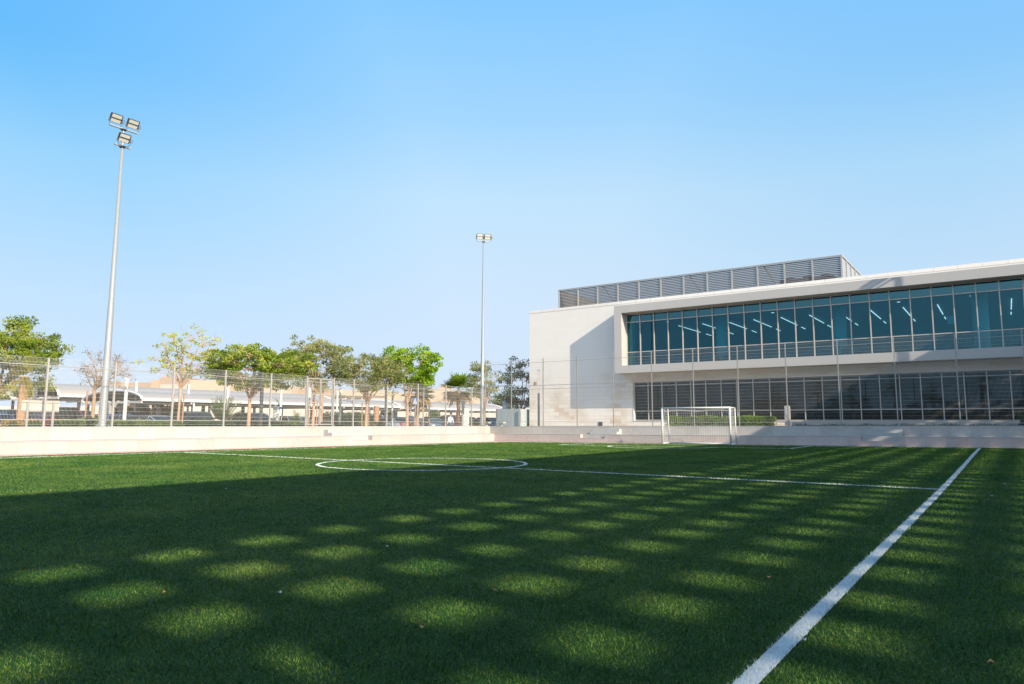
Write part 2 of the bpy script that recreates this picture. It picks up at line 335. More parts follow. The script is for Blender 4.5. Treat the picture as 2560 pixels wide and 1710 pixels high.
def in_line(x, y):
    r = np.zeros(len(x), bool); j = rng.normal(0, .006, len(x))
    for x0, x1, y0, y1 in rects: r |= (x > x0-j) & (x < x1+j) & (y > y0-j) & (y < y1+j)
    for cx, cy, rad, a0, a1 in arcs:
        d = np.hypot(x-cx, y-cy); k = np.abs(d-rad) < LW/2+j
        if a0 > 1: k &= y < cy
        r |= k
    return r
def blades():
    N = 1500000
    # polar sampling round the viewpoint, density falling with distance
    D = np.linspace(2.0, 46, 400); rho = np.where(D < 5, 8200., 8200.*(5/D)**1.5); cdf = np.cumsum(rho*D); cdf /= cdf[-1]
    d = np.interp(rng.random(N), cdf, D); an = rng.uniform(R(-83), R(24), N)
    x = d*np.sin(an); y = d*np.cos(an); gen = np.ones(N, bool)
    ex_, ey_ = [], []
    for x0, x1, y0, y1 in rects:
        y0 = max(y0, .4); k = int((x1-x0)*(y1-y0)*2600); ex_.append(rng.uniform(x0-.004, x1+.004, k)); ey_.append(rng.uniform(y0-.004, y1+.004, k))
    for cx, cy, rad, a0, a1 in arcs:
        k = int(rad*(a1-a0)*LW*2600); t = rng.uniform(a0, a1, k); q = rad+rng.uniform(-.5, .5, k)*LW; ex_.append(cx+q*np.cos(t)); ey_.append(cy+q*np.sin(t))
    ex_ = np.concatenate(ex_); ey_ = np.concatenate(ey_); x = np.concatenate([x, ex_]); y = np.concatenate([y, ey_]); gen = np.concatenate([gen, np.zeros(len(ex_), bool)]); d = np.hypot(x, y)
    k = (x > TX0) & (x < TX1) & (y < TY1) & (y > .3); x, y, d, gen = x[k], y[k], d[k], gen[k]
    n = len(x); ln = in_line(x, y) | ~gen
    sc = np.maximum(1, d/5)**.85
    # pile lies in soft tufts: smooth random fields steer height and lean
    def field(cell, seed_):
        G = np.random.default_rng(seed_).random((1024, 1024)); u = (x+60)/cell; v = (y+60)/cell; i = np.floor(u).astype(int); j = np.floor(v).astype(int); fu = u-i; fv = v-j
        fu = fu*fu*(3-2*fu); fv = fv*fv*(3-2*fv); i %= 1023; j %= 1023
        return (G[i, j]*(1-fu)+G[i+1, j]*fu)*(1-fv)+(G[i, j+1]*(1-fu)+G[i+1, j+1]*fu)*fv
    tuft = .6*field(.09, 1)+.4*field(.24, 2); tdir = 2*math.pi*(field(.16, 3)*.9+field(.7, 4)*.6)
    wd = .0034*sc*rng.uniform(.7, 1.3, n); wd = np.where(gen, wd, np.minimum(wd, .012)); h = rng.uniform(.012, .024, n)*(1+.02*d); h = np.where(gen, h, h*(1.15-.5*np.clip(d/20, 0, 1)))
    ro = rng.uniform(0, 2*math.pi, n); h = h*(.76+.5*tuft); le = rng.uniform(.2, 1.1, n)*h; ld = tdir+rng.normal(0, 1.5, n)
    z = gh(x, y)
    P = np.zeros((n, 3, 3))
    P[:, 0] = np.stack([x-np.cos(ro)*wd/2, y-np.sin(ro)*wd/2, z], 1)
    P[:, 1] = np.stack([x+np.cos(ro)*wd/2, y+np.sin(ro)*wd/2, z], 1)
    P[:, 2] = np.stack([x+np.cos(ld)*le, y+np.sin(ld)*le, z+h], 1)
    return quads('turf_grass', P, [M['blade'], M['wblade']], mi=ln.astype(int))
tag(blades(), 'short green artificial turf with white line fibres', 'artificial grass', kind='stuff')

# ------------------------------------------------------------------ terraced seating walls, plaza
CXL, CXU, FX = -29.4, -31.0, -33.0      # left wall: lower face, upper face, fence
CYL, CYU, FY = 39.43, 41.03, 43.05      # end wall
def zl(x): return .47+.0062*(x+29.4)
def zt(x): return .99+.0062*(x+29.4)
XE = 9.0
# left wall
lw = empty('seating_wall', (CXL, 10, 0), 'long sunlit cream stone two-step seating wall along the left touchline', 'wall')
b = MB()
b.box((CXU-.5, -22, -.2), (CXL, 26.4, .44)); b.box((CXU-.5, 26.4, -.2), (CXL-.35, 27.9, .44)); b.box((CXU-.5, 27.9, -.2), (CXL, CYL+.3, .44)); b.box((CXL-.34, 26.4, -.2), (CXL, 27.9, .20))
b.build('lower_tier', M['marble'], lw)
b = MB()
b.box((CXU-.5, -22, .441), (CXL+.012, 26.4, .47)); b.box((CXU-.5, 26.4, .441), (CXL-.35, 27.9, .47)); b.box((CXU-.5, 27.9, .441), (CXL+.012, CYL-.012, .47)); b.box((CXL-.345, 26.405, .201), (CXL+.01, 27.895, .228))
b.build('seat_coping', M['marble_top'], lw)
b = MB(); b.box((FX-.5, -22, -.2), (CXU, CYU+.3, .94)); b.build('upper_tier', M['marble'], lw)
b = MB(); b.box((FX-.5, -22, .941), (CXU+.012, CYU-.012, .985)); b.build('top_coping', M['marble_top'], lw)
b = MB(); b.box((CXU, 25.75, .471), (CXU+.7, 28.5, .64)); b.box((CXU, 25.75, .642), (CXU+.36, 28.5, .81)); b.build('steps', M['marble_top'], lw)
# end wall: coping rises slightly to the right
def wedge(mb, x0, x1, y0, y1, z0, zf, mi=0, dz=0):
    mb.add([(x0, y0, z0 if not callable(z0) else z0(x0)), (x1, y0, z0 if not callable(z0) else z0(x1)), (x1, y1, z0 if not callable(z0) else z0(x1)), (x0, y1, z0 if not callable(z0) else z0(x0)),
            (x0, y0, zf(x0)+dz), (x1, y0, zf(x1)+dz), (x1, y1, zf(x1)+dz), (x0, y1, zf(x0)+dz)], [(0, 3, 2, 1), (4, 5, 6, 7), (0, 1, 5, 4), (1, 2, 6, 5), (2, 3, 7, 6), (3, 0, 4, 7)], mi)
ew = empty('seating_wall', (-14, CYL, 0), 'cream marble two-step seating wall behind the goal, half in shade', 'wall')
notches = [(-22.5, -20.75), (-6.15, -4.45)]; xs = CXL
b = MB(); c_ = MB()
for a0, a1 in notches+[(XE, None)]:
    wedge(b, xs, a0, CYL, CYU+.5, -.2, zl, dz=-.03); wedge(c_, xs-(.0 if xs == CXL else 0), a0, CYL-.012, CYU+.5, lambda x: zl(x)-.029, zl)
    if a1 is None: break
    wedge(b, a0, a1, CYL+.35, CYU+.5, -.2, zl, dz=-.03); wedge(c_, a0, a1, CYL+.35, CYU+.5, lambda x: zl(x)-.029, zl)
    b.box((a0, CYL, -.2), (a1, CYL+.34, zl(a0)-.27)); c_.box((a0+.005, CYL-.01, zl(a0)-.269), (a1-.005, CYL+.345, zl(a0)-.24)); xs = a1
b.build('lower_tier', M['marble'], ew); c_.build('seat_coping', M['marble_top'], ew)
b = MB(); wedge(b, CXU, XE, CYU, FY+.45, -.2, zt, dz=-.045); b.build('upper_tier', M['marble'], ew)
b = MB(); wedge(b, CXU, XE, CYU-.012, FY+.45, lambda x: zt(x)-.044, zt); b.build('top_coping', M['marble_top'], ew)
b = MB()
for a0, a1 in ((-22.3, -20.35), (-6.15, -4.4)):
    z0 = zl(a0)+.012; b.box((a0, CYU-.7, z0), (a1, CYU, z0+.16)); b.box((a0, CYU-.36, z0+.162), (a1, CYU, z0+.33))
b.build('steps', M['marble_top'], ew)
# plaza deck (paving) round the two sides and parking ground behind
b = MB(); b.box((-37.5, -60, -.1), (FX-.5, 70, .96)); tag(b.build('plaza_paving', M['deck']), kind='structure')
b = MB(); wedge(b, FX-.5, 40, FY+.45, 47.3, -.1, lambda x: .965+.0045*(x+33)); tag(b.build('plaza_terrace', M['deck']), kind='structure')
b = MB(); b.box((-220, -80, -.12), (-37.5, 240, .30)); tag(b.build('parking_road', M['asph']), kind='structure')

# ------------------------------------------------------------------ mesh fences
def fence(name, label, p0, p1, zb, ztop, posts, rails, gate=None, base=None, postr=.037, wr=(.0029, .0048)):
    "fence along a straight line from p0 to p1"
    p0 = Vector(p0); p1 = Vector(p1); L = (p1-p0).length; t = (p1-p0).normalized(); nrm = Vector((-t.y, t.x))
    root = empty(name, (p0.x, p0.y, zb), label, 'fence', 'mesh sports fences round the pitch')
    def P(s, o, z): q = p0+t*s+nrm*o; return (q.x, q.y, z)
    for s, h in posts:
        b = MB(); q = P(s, 0, 0); b.box((q[0]-postr, q[1]-postr, zb-.02), (q[0]+postr, q[1]+postr, h)); b.box((q[0]-.09, q[1]-.09, zb-.015), (q[0]+.09, q[1]+.09, zb+.015))
        b.build('post', M['galv'], root)
    for z, r in rails:
        b = MB()
        a = P(0, .0, z); c = P(L, .0, z); b.tube([a, c], r, 5)
        b.build('rail', M['galv'], root)
    # welded wires as prisms
    r = wr[0]
    gs = gate or (-1, -1)
    ss = np.arange(.025, L, .05); ss = ss[~((ss > gs[0]-.05) & (ss < gs[1]+.05))]
    b = MB()
    for s in ss:
        a = P(s, -.035, 0); d1 = P(s+r, -.035-r, 0); d2 = P(s-r, -.035-r, 0); d3 = P(s, -.035+r, 0)
        b.add([(d1[0], d1[1], zb+.05), (d2[0], d2[1], zb+.05), (d3[0], d3[1], zb+.05), (d1[0], d1[1], ztop), (d2[0], d2[1], ztop), (d3[0], d3[1], ztop)], [(0, 1, 4, 3), (1, 2, 5, 4), (2, 0, 3, 5)])
    r2 = wr[1]; z = zb+.08
    while z < ztop:
        for s0, s1 in (((0, gs[0]), (gs[1], L)) if gate else ((0, L),)):
            b.tube([P(s0, -.045, z), P(s1, -.045, z)], r2, 4)
        z += .2
    b.build('wire_mesh', M['wire'], root)
    return root
YS = [-19.0, -16.2, -13.4, -10.6, -7.9, -5.1, -2.4, .3, 3.1, 5.9, 8.6, 10.9-.1, 12.65, 15.4, 18.14, 20.9, 23.66, 26.08, 28.07, 29.65, 32.52, 35.45, 38.38, 41.37]
YS.remove(10.9-.1); YS.insert(11, 9.9)
s0 = -22
fl = fence('mesh_fence', 'three metre welded mesh fence on the left seating wall', (FX, s0), (FX, FY), .985, 3.88, [(y-s0, 3.88) for y in YS], [(1.27, .018), (3.55, .02)], gate=(26.08-s0, 28.07-s0))
fe = fence('mesh_fence', 'tall five metre welded mesh fence behind the goal in front of the building', (FX, FY), (XE, FY), 1.0, 6.0,
           [(.03, 6.0)]+[(2.5+2.852*i, 6.0) for i in range(14)], [(1.32, .012), (3.72, .016), (3.98, .02), (5.68, .014)], postr=.027, wr=(.0021, .0034))
# gate in the left fence
gt = empty('mesh_gate', (FX, 27.07, .985), 'double-leaf mesh gate with square frames in the left fence', 'gate')
for y0, y1 in ((26.16, 27.05), (27.09, 27.99)):
    b = MB()
    b.box((FX-.025, y0, 1.05), (FX+.025, y0+.05, 3.78)); b.box((FX-.025, y1-.05, 1.05), (FX+.025, y1, 3.78))
    for z in (1.05, 1.92, 2.82, 3.73): b.box((FX-.022, y0+.05, z), (FX+.022, y1-.05, z+.05))
    lf = b.build('leaf_frame', M['galv'], gt)
    b = MB()
    for yy in np.arange(y0+.09, y1-.06, .05): b.tube([(FX-.03, yy, 1.1), (FX-.03, yy, 3.73)], .003, 3, cap=False)
    for zz in np.arange(1.15, 3.7, .2): b.tube([(FX-.034, y0+.05, zz), (FX-.034, y1-.05, zz)], .005, 4)
    b.build('wire_mesh', M['wire'], lf)
b = MB(); b.box((FX+.03, 27.0, 2.0), (FX+.08, 27.14, 2.16)); b.build('lock', M['galv'], gt)
# slim extra pole beside the fence (light grey)
b = MB(); b.tube([(FX-.25, 36.3, .95), (FX-.25, 36.3, 3.68)], .05, 10); b.box((FX-.35, 36.2, .95), (FX-.15, 36.4, .99)); tag(b.build('steel_post', M['pole']), 'slim pale steel post standing just behind the left fence near the bright tree', 'post')

# ------------------------------------------------------------------ floodlight masts
def floodlight(root, c, ax, face, tilt=.62):
    "two-row LED floodlight centred at c; ax = unit horizontal along width, face = horizontal direction it looks"
    ax = Vector(ax); face = Vector(face); n = (face*math.cos(tilt)-Vector((0, 0, 1))*math.sin(tilt)).normalized(); up = ax.cross(n).normalized()
    if up.z < 0: up = -up
    c = Vector(c); W, Hh, D = .245, .098, .055
    body = MB(); lens = MB()
    for s in (-1, 1):
        k = c+up*s*.115
        body.prism([k+ax*-W+up*-Hh, k+ax*W+up*-Hh, k+ax*W+up*Hh, k+ax*-W+up*Hh], n*-D, n*D)
        for i in range(9):
            q = k-n*D+ax*(-W+.06+i*.06); body.prism([q-ax*.006-up*Hh, q+ax*.006-up*Hh, q+ax*.006+up*Hh, q-ax*.006+up*Hh], n*-.06, n*0)
        lens.prism([k+ax*-(W-.02)+up*-(Hh-.02), k+ax*(W-.02)+up*-(Hh-.02), k+ax*(W-.02)+up*(Hh-.02), k+ax*-(W-.02)+up*(Hh-.02)], n*(D), n*(D+.006))
    for s in (-1, 1):
        body.prism([c+ax*s*W-up*.21, c+ax*s*(W+.03)-up*.21, c+ax*s*(W+.03)+up*.21, c+ax*s*W+up*.21], n*-.05, n*.05)
    o = body.build('floodlight', M['dark'], root); lens.build('lens', M['lens'], o)
    br = MB(); base = c-up*.0-Vector((0, 0, .40))
    br.tube([c+ax*(W+.05), c+ax*(W+.06)-Vector((0, 0, .25)), base+ax*(W-.06), base-ax*(W-.06), c-ax*(W+.06)-Vector((0, 0, .25)), c-ax*(W+.05)], .014, 5)
    br.build('bracket', M['dark'], o)
    cb = MB(); e0 = c+ax*(W+.04)-n*.05; cb.tube([e0, e0+ax*.12+Vector((0, 0, .03)), e0+ax*.14-Vector((0, 0, .12)), e0+ax*.02-Vector((0, 0, .2))], .012, 5); cb.box(tuple(e0-Vector((.05, .05, .15))), tuple(e0+Vector((.05, .05, -.03)))); cb.build('driver_box', M['dark'], o)
def mast(x, y, zb, h, bar, label, two=False, zj=5.8):
    root = empty('floodlight_mast', (x, y, zb), label, 'floodlight mast', 'floodlight masts round the pitch')
    ax = Vector(bar).normalized(); face = Vector((ax.y, -ax.x, 0))
    b = MB(); b.tube([(x, y, zb), (x, y, zb+.03), (x, y, zb+zj), (x, y, zb+zj+.02), (x, y, zb+h)], [.20, .18, .130, .120, .062], 12); b.build('pole', M['pole'], root, smooth=True)
    b = MB(); b.box((x-.24, y-.24, zb), (x+.24, y+.24, zb+.04))
    for i in range(4):
        a = i*math.pi/2+.78; d = Vector((math.cos(a), math.sin(a), 0)); p = Vector((x, y, zb))
        b.prism([p+d*.17+Vector((0, 0, .04)), p+d*.25+Vector((0, 0, .04)), p+d*.15+Vector((0, 0, .25))], d.cross(Vector((0, 0, 1)))*.01, d.cross(Vector((0, 0, 1)))*-.01)
        b.tube([p+d*.27+Vector((0, 0, .04)), p+d*.27+Vector((0, 0, .09))], .02, 6)
    b.build('base_plate', M['pole'], root)
    top = zb+h
    def bar_at(z, L):
        b = MB(); p = Vector((x, y, z)); b.prism([p+ax*-L-face*.05, p+ax*L-face*.05, p+ax*L+face*.05, p+ax*-L+face*.05], (0, 0, 0), (0, 0, .06)); b.build('crossbar', M['pole'], root)
        b = MB(); b.tube([(x, y, z-.05), (x, y, z)], [.12, .16], 10); b.build('flange', M['dark'], root)
    if two:
        bar_at(top, .48*1.05)
        for s in (-1, 1): floodlight(root, Vector((x, y, top+.42))+ax*s*.30*1.08+face*.03, ax, face, .35)
    else:
        bar_at(top, .38)
        floodlight(root, Vector((x, y, top+.42))+face*.12, ax, face)
        b = MB(); b.tube([(x, y, top), (x, y, top+.86)], .05, 8); b.build('mast_head', M['pole'], root)
        bar_at(top+.88, .68)
        for s in (-1, 1): floodlight(root, Vector((x, y, top+1.30))+ax*s*.40+face*.03, ax, face)
mast(-34.5, 15.68, .96, 13.6, (0, 1, 0), 'tall grey floodlight mast with three lamp heads at left')
mast(-34.1, 44.1, .96, 15.0, (.673, .74, 0), 'slender floodlight mast with two lamp heads at the far fence corner', two=True)
mast(-34.5, -13.5, .96, 14.2, (0, 1, 0), 'floodlight mast mirrored in the upper windows, behind the viewer on the left', two=True)
mast(2.6, 18.6, .1, 13.8, (0, -1, 0), 'floodlight mast outside the right touchline whose thin shadow crosses the pitch')
mast(3.2, 43.6, 1.0, 13.2, (0, -1, 0), 'floodlight mast at the right end of the far fence', two=True)

# ------------------------------------------------------------------ building
YW, YF, YGL = 47.4, 46.0, 46.92
bd = empty('building', (-5, YW, 1.0), 'two-storey cream stone and glass school building with a grey framed upper window band', 'building')
XB0, XB1 = -31.78, 16.0
b = MB()
b.box((XB0, YW, .6), (-22.5, YW+.5, 10.2)); b.box((-22.5, YW, 4.28), (XB1, YW+.5, 5.2)); b.box((-22.5, YW, .6), (XB1, YW+.5, 1.42)); b.box((-22.5, YW, 9.4), (XB1, YW+.5, 10.2))
b.box((XB0, YW+.5, .6), (XB0+.4, 66, 10.2)); b.box((XB0, 65.6, .6), (XB1, 66, 10.2))
b.build('wall', M['lime'], bd)
b = MB(); b.box((XB0-.01, YW-.012, 10.202), (XB1, YW+.52, 10.44)); b.box((XB0-.01, YW+.52, 10.202), (XB0+.5, 66, 10.44)); b.build('parapet', M['lime2'], bd)
b = MB(); b.box((XB0+.4, YW+.5, 9.7), (XB1, 65.6, 9.95)); b.build('roof', M['conc'], bd)
# grey frame
b = MB(); ZB, ZT_ = 4.85, 9.86; JX = -23.3
b.box((JX, YF, ZT_-.57), (XB1, YW, ZT_)); b.box((JX, YF, ZB), (XB1, YW, ZB+.56)); b.box((JX, YF+.0, ZB+.56), (JX+.58, YW, ZT_-.57))
b.build('window_surround', M['panel'], bd)
b = MB(); b.box((JX+.581, YF+.02, ZT_-.579), (XB1, YW, ZT_-.571)); b.box((JX+.002, YF+.01, ZB-.01), (XB1, YW, ZB-.001)); b.build('soffit', M['soffit'], bd)
# upper glazing bays
X0 = JX+.60; BW = 1.0855; NB = 26
z0, z1, z2, z3 = ZB+.565, 6.44, 8.67, ZT_-.585
for i in range(NB):
    xa, xb = X0+i*BW, X0+(i+1)*BW
    b = MB(); b.box((xa, YGL, z0), (xb, YGL+.012, z2)); b.box((xa, YGL, z2), (xb, YGL+.012, z3), 1)
    b.build('window', [M['glass1'], M['spandrel']], bd)
for i in range(NB+1):
    x = X0+i*BW; b = MB(); b.box((x-.028, YGL-.11, z0), (x+.028, YGL-.002, z3)); b.build('mullion', M['alu'], bd)
for z in (z0+.03, z1, z2, z3-.03):
    b = MB(); b.box((X0, YGL-.055, z-.027), (X0+NB*BW, YGL-.003, z+.027)); b.build('transom', M['alu'], bd)
# ground floor glazing
GX = -22.5; YG2 = YW+.28; GB = 1.0855*1.0; NG = 30
for i in range(NG):
    b = MB(); b.box((GX+i*GB, YG2, 1.42), (GX+(i+1)*GB, YG2+.012, 4.28)); b.build('ground_window', M['glass2'], bd)
for i in range(NG+1):
    x = GX+i*GB; b = MB(); b.box((x-.028, YG2-.09, 1.42), (x+.028, YG2-.002, 4.28)); b.build('mullion', M['alu'], bd)
for z in (1.46, 2.12, 4.24):
    b = MB(); b.box((GX, YG2-.05, z-.028), (GX+NG*GB, YG2-.003, z+.028)); b.build('transom', M['alu'], bd)
b = MB(); b.box((GX-.04, YW-.02, 4.235), (XB1, YG2, 4.278)); b.box((GX-.06, YW-.02, 1.36), (XB1, YG2, 1.418)); b.box((GX-.06, YW-.015, 1.42), (GX-.001, YG2, 4.235)); b.build('window_frame', M['alu'], bd)
# interior
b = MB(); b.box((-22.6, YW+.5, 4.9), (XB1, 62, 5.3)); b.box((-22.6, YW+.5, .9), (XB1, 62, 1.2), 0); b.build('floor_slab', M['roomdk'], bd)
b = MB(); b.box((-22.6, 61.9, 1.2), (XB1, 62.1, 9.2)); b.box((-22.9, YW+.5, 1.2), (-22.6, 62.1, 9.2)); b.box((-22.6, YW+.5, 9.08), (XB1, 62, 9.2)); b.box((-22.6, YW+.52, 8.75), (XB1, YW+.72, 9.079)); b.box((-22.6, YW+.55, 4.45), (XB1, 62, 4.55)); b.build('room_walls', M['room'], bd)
for x in (-16.4, -8.6, -.9, 6.9):
    for z_0, z_1 in ((5.3, 9.08), (1.2, 4.45)):
        b = MB(); b.tube([(x, 49.4, z_0), (x, 49.4, z_1)], .42, 20); b.build('column', M['column'], bd, smooth=True)
for k in range(13):
    x = .7-1.968*k
    for ya, yb in ((52.6, 57.5), (58.9, 60.2)):
        if k == 1 and ya < 55: continue
        b = MB(); b.box((x-.026, ya, 8.97), (x+.026, yb, 9.0)); b.build('ceiling_light', M['tube'], bd)
for x in np.arange(-21, 8, 3.94):
    b = MB(); b.tube([(x, 50.6, 9.06), (x, 50.6, 9.075)], .1, 12); b.build('ceiling_light', M['tube'], bd)
for x in (-9, -5, -3.2, -1.2, .6, 2.2, 4):
    b = MB(); b.box((x-.04, 51.5, 4.40), (x+.04, 52.3, 4.43)); b.build('ceiling_light', M['tube'], bd)
b = MB(); b.box((-2.45, YGL+.05, 6.98), (-2.10, YGL+.06, 7.44)); b.build('notice', M['signw'], bd)
# low office partitions inside upper floor
b = MB(); b.box((-22, 49, 5.3), (-6, 49.08, 6.1)); b.box((-4.5, 49.5, 5.3), (-3.2, 50.2, 6.6)); b.build('desk_screens', M['room'], bd)
b = MB(); b.box((-25.42, YW-.05, 1.02), (-25.1, YW-.001, 1.32)); b.build('wall_socket', M['dark'], bd)
b = MB(); b.tube([(-31.2, YW-.02, 4.4), (-31.2, YW-.002, 4.4)], .2, 4); b.build('wall_plate', M['m_tan'], bd)
# aerial on the roof
b = MB(); ax_, ay_ = at(2171, 62); b.tube([(ax_, ay_, 9.9), (ax_, ay_, 14.3)], .02, 5); b.tube([(ax_-.2, ay_, 13.9), (ax_+.2, ay_, 13.9)], .012, 4); b.build('aerial', M['dark'], bd)

# ------------------------------------------------------------------ louvred roof plant screen
ls = empty('louvre_screen', (-19, 51, 9.95), 'grey louvred plant screen with slatted sides on the building roof', 'louvre screen')
LX0, LX1, LY0, LY1, LZ0, LZ1 = -31.1, -8.55, 51.0, 61.5, 10.0, 12.66
nb = 12; bw_ = (LX1-LX0)/nb
for i in range(nb+1):
    x = LX0+i*bw_; b = MB(); b.box((x-.05, LY0-.04, LZ0), (x+.05, LY0+.06, LZ1)); b.build('post', M['galv'], ls)
for i in range(1, 7):
    y = LY0+i*(LY1-LY0)/6; b = MB(); b.box((LX1-.05, y-.05, LZ0), (LX1+.05, y+.05, LZ1)); b.box((LX0-.05, y-.05, LZ0), (LX0+.05, y+.05, LZ1)); b.build('post', M['galv'], ls)
nl = 20
for j in range(nl):
    z = LZ0+.12+j*(LZ1-LZ0-.2)/(nl-1); b = MB(); h = .056
    b.add([(LX0, LY0+.01, z-h), (LX1, LY0+.01, z-h), (LX1, LY0+.09, z+h), (LX0, LY0+.09, z+h), (LX0, LY0+.02, z-h-.006), (LX1, LY0+.02, z-h-.006), (LX1, LY0+.1, z+h-.006), (LX0, LY0+.1, z+h-.006)],
          [(0, 1, 2, 3), (7, 6, 5, 4), (0, 4, 5, 1), (3, 2, 6, 7)])
    for xx, s in ((LX1, 1), (LX0, -1)):
        sb_ = MB(); sb_.add([(xx, LY0+.1, z-.062), (xx, LY1, z-.062), (xx-s*.04, LY1, z+.062), (xx-s*.04, LY0+.1, z+.062)], [(0, 1, 2, 3)])
        sb_.build('side_slat', M['galv'], ls)  # lighter metal than the front slats: sunlight put into the colour
    b.add([(LX0, LY1, z-h), (LX1, LY1, z-h), (LX1, LY1+.08, z+h), (LX0, LY1+.08, z+h)], [(0, 1, 2, 3)])
    b.build('slat', M['lou'], ls)
b = MB(); b.box((LX0-.05, LY0-.05, LZ1), (LX1+.05, LY0+.07, LZ1+.07)); b.box((LX1-.05, LY0+.07, LZ1), (LX1+.06, LY1, LZ1+.07)); b.box((LX0-.05, LY0+.07, LZ1), (LX0+.06, LY1, LZ1+.07)); b.box((LX0, LY1, LZ1), (LX1, LY1+.1, LZ1+.07)); b.build('top_rail', M['galv'], ls)
b = MB()
for i in (2, 6, 9):
    x = LX0+(i+.25)*bw_; b.tube([(x, LY0+.15, LZ1-.1), (x+1.1, LY0+2.4, LZ0)], .05, 6)
b.build('brace', M['galv'], ls)
for (xa, xb, ya, h, lab) in ((-26.5, -22.6, 54, 1.5, 'boxy grey air handling unit behind the louvres, left of centre'), (-20.2, -17.4, 55, 1.35, 'low grey air handling unit behind the middle louvres'), (-13.3, -9.6, 53.5, 2.0, 'large grey air handling unit behind the right-hand louvres')):
    e_ = empty('air_handling_unit', ((xa+xb)/2, ya, 9.95), lab, 'air handling unit', 'plant on the building roof')
    b = MB(); b.box((xa, ya, 10.15), (xb, ya+2, 9.95+h)); b.build('casing', M['lou'], e_)
    b = MB(); b.box((xa+.2, ya+.2, 9.95), (xa+.5, ya+1.8, 10.149)); b.box((xb-.5, ya+.2, 9.95), (xb-.2, ya+1.8, 10.149)); b.build('support', M['dark'], e_)
    b = MB()
    for q in range(3): b.tube([(xa+(xb-xa)*(q+.5)/3, ya+1, 9.95+h), (xa+(xb-xa)*(q+.5)/3, ya+1, 9.95+h+.18)], .4, 14)
    b.build('fan', M['dark'], e_)

# ------------------------------------------------------------------ goal
GXL, GXR, GY, GZ = -16.04, -12.16, 37.5, 2.02
gz = float(gh(-14.1, GY)); gl = empty('football_goal', (-14.1, GY, gz), 'white football goal with net on the far goal line', 'goal')
for x in (GXL, GXR): b = MB(); b.tube([(x, GY, gz), (x, GY, gz+GZ)], .047, 12); b.build('post', M['white'], gl, smooth=True)
b = MB(); b.tube([(GXL-.055, GY, gz+GZ), (GXR+.055, GY, gz+GZ)], .047, 12); b.build('crossbar', M['white'], gl, smooth=True)
for x in (GXL, GXR):
    b = MB(); b.tube([(x, GY, gz+GZ), (x, GY+.85, gz+GZ)], .03, 8); b.tube([(x, GY+.85, gz+GZ+.02), (x, GY+.95, gz)], .03, 8); b.tube([(x, GY, gz+.04), (x, GY+.95, gz+.04)], .035, 8); b.build('side_frame', M['white'], gl, smooth=True)
b = MB(); b.tube([(GXL, GY+.95, gz+.05), (GXR, GY+.95, gz+.05)], .045, 8); b.build('ground_bar', M['white'], gl, smooth=True)
b = MB()
def sag(x, t):
    "net sheet from the crossbar over the top and down the back"
    if t < .3: q = t/.3; return (x, GY+.85*q, gz+GZ-.04-.13*math.sin(q*math.pi)*(1+.3*math.sin(3*x)))
    q = (t-.3)/.7; return (x, GY+.85+.1*q+.12*math.sin(q*math.pi)*(1+.4*math.sin(2.3*x+1)), gz+(GZ-.04)*(1-q)+.03*q)
for x in np.arange(GXL, GXR+.01, .13): b.tube([sag(x, t) for t in np.linspace(0, 1, 13)], .0035, 3, cap=False)
for t in np.linspace(0, 1, 22): b.tube([sag(x, t) for x in np.linspace(GXL, GXR, 16)], .0035, 3, cap=False)
for x in (GXL, GXR):
    for k in range(1, 8): b.tube([(x, GY+.11*k, gz+.05), (x+(.03*math.sin(k)), GY+.11*k, gz+GZ-.03)], .0035, 3, cap=False)
    for k in range(1, 15): b.tube([(x, GY, gz+.13*k), (x+.03, GY+.45, gz+.13*k-.03), (x, GY+.87, gz+.13*k)], .0035, 3, cap=False)
b.build('net', M['net'], gl)

# ------------------------------------------------------------------ overhead canopy beyond the right touchline (throws the chequered shade)
cn = empty('shade_canopy', (13, 5, 0), 'high flat sports canopy with a grid of roof openings beyond the right touchline', 'canopy')
KX = .957/math.tan(SUN_EL); KY = .290/math.tan(SUN_EL); CZ = 12.5
ex = -13.05+KX*CZ; gx = -6.2+KX*CZ; gy = 2.53-KY*CZ
b = MB(); b.box((ex, -40, CZ-.02), (gx-.26, 44, CZ+.06)); b.build('solid_roof', M['roof'], cn)
xs_ = [gx-.26]; NX = 20
b = MB()
for i in range(NX):                                # solid strips between rows of openings
    b.box((gx+.26+1.085*i, -40, CZ), (gx-.26+1.085*(i+1), 44, CZ+.05))
b.build('roof_strip', M['roof'], cn)
b = MB(); y = gy-.5-3.965*9
while y < 44:
    for q in range(4): b.box((gx-.26, y+.97*q-.22, CZ+.052), (gx+1.085*NX, y+.97*q+.22, CZ+.10))
    b.box((gx-.26, y+3.965-.40, CZ+.102), (gx+1.085*NX, y+3.965-.02, CZ+.14))
    y += 3.965
b.build('cross_strip', M['roof'], cn)
b = MB()
for x in (ex+1, ex+9, ex+20):
    for yy in (-36, -20, -4, 12, 28, 42): b.tube([(x, yy, -.1), (x, yy, CZ-.03)], .2, 10)
b.build('column', M['galv'], cn)
b = MB(); b.box((ex-.1, -40, CZ-.6), (ex, 44, CZ+.06)); b.build('fascia', M['galv'], cn)
hl = empty('added_sky_blocker', (20, 2, 0), 'unseen long dark grey block added under the high canopy to keep low sky light off the turf', 'building')  # unseen block, added to cut low sky light on the turf
b = MB(); b.box((19, -42, -.1), (32, 43, 8.2)); b.build('wall', M['lou'], hl)
b = MB(); b.box((18.9, -42.1, 8.201), (32.1, 43.1, 8.45)); b.build('roof', M['conc'], hl)
for yy in np.arange(-36, 38, 8.0):
    b = MB(); b.box((18.95, yy, 2.2), (18.999, yy+5, 4.6)); b.build('window', M['carglass'], hl)

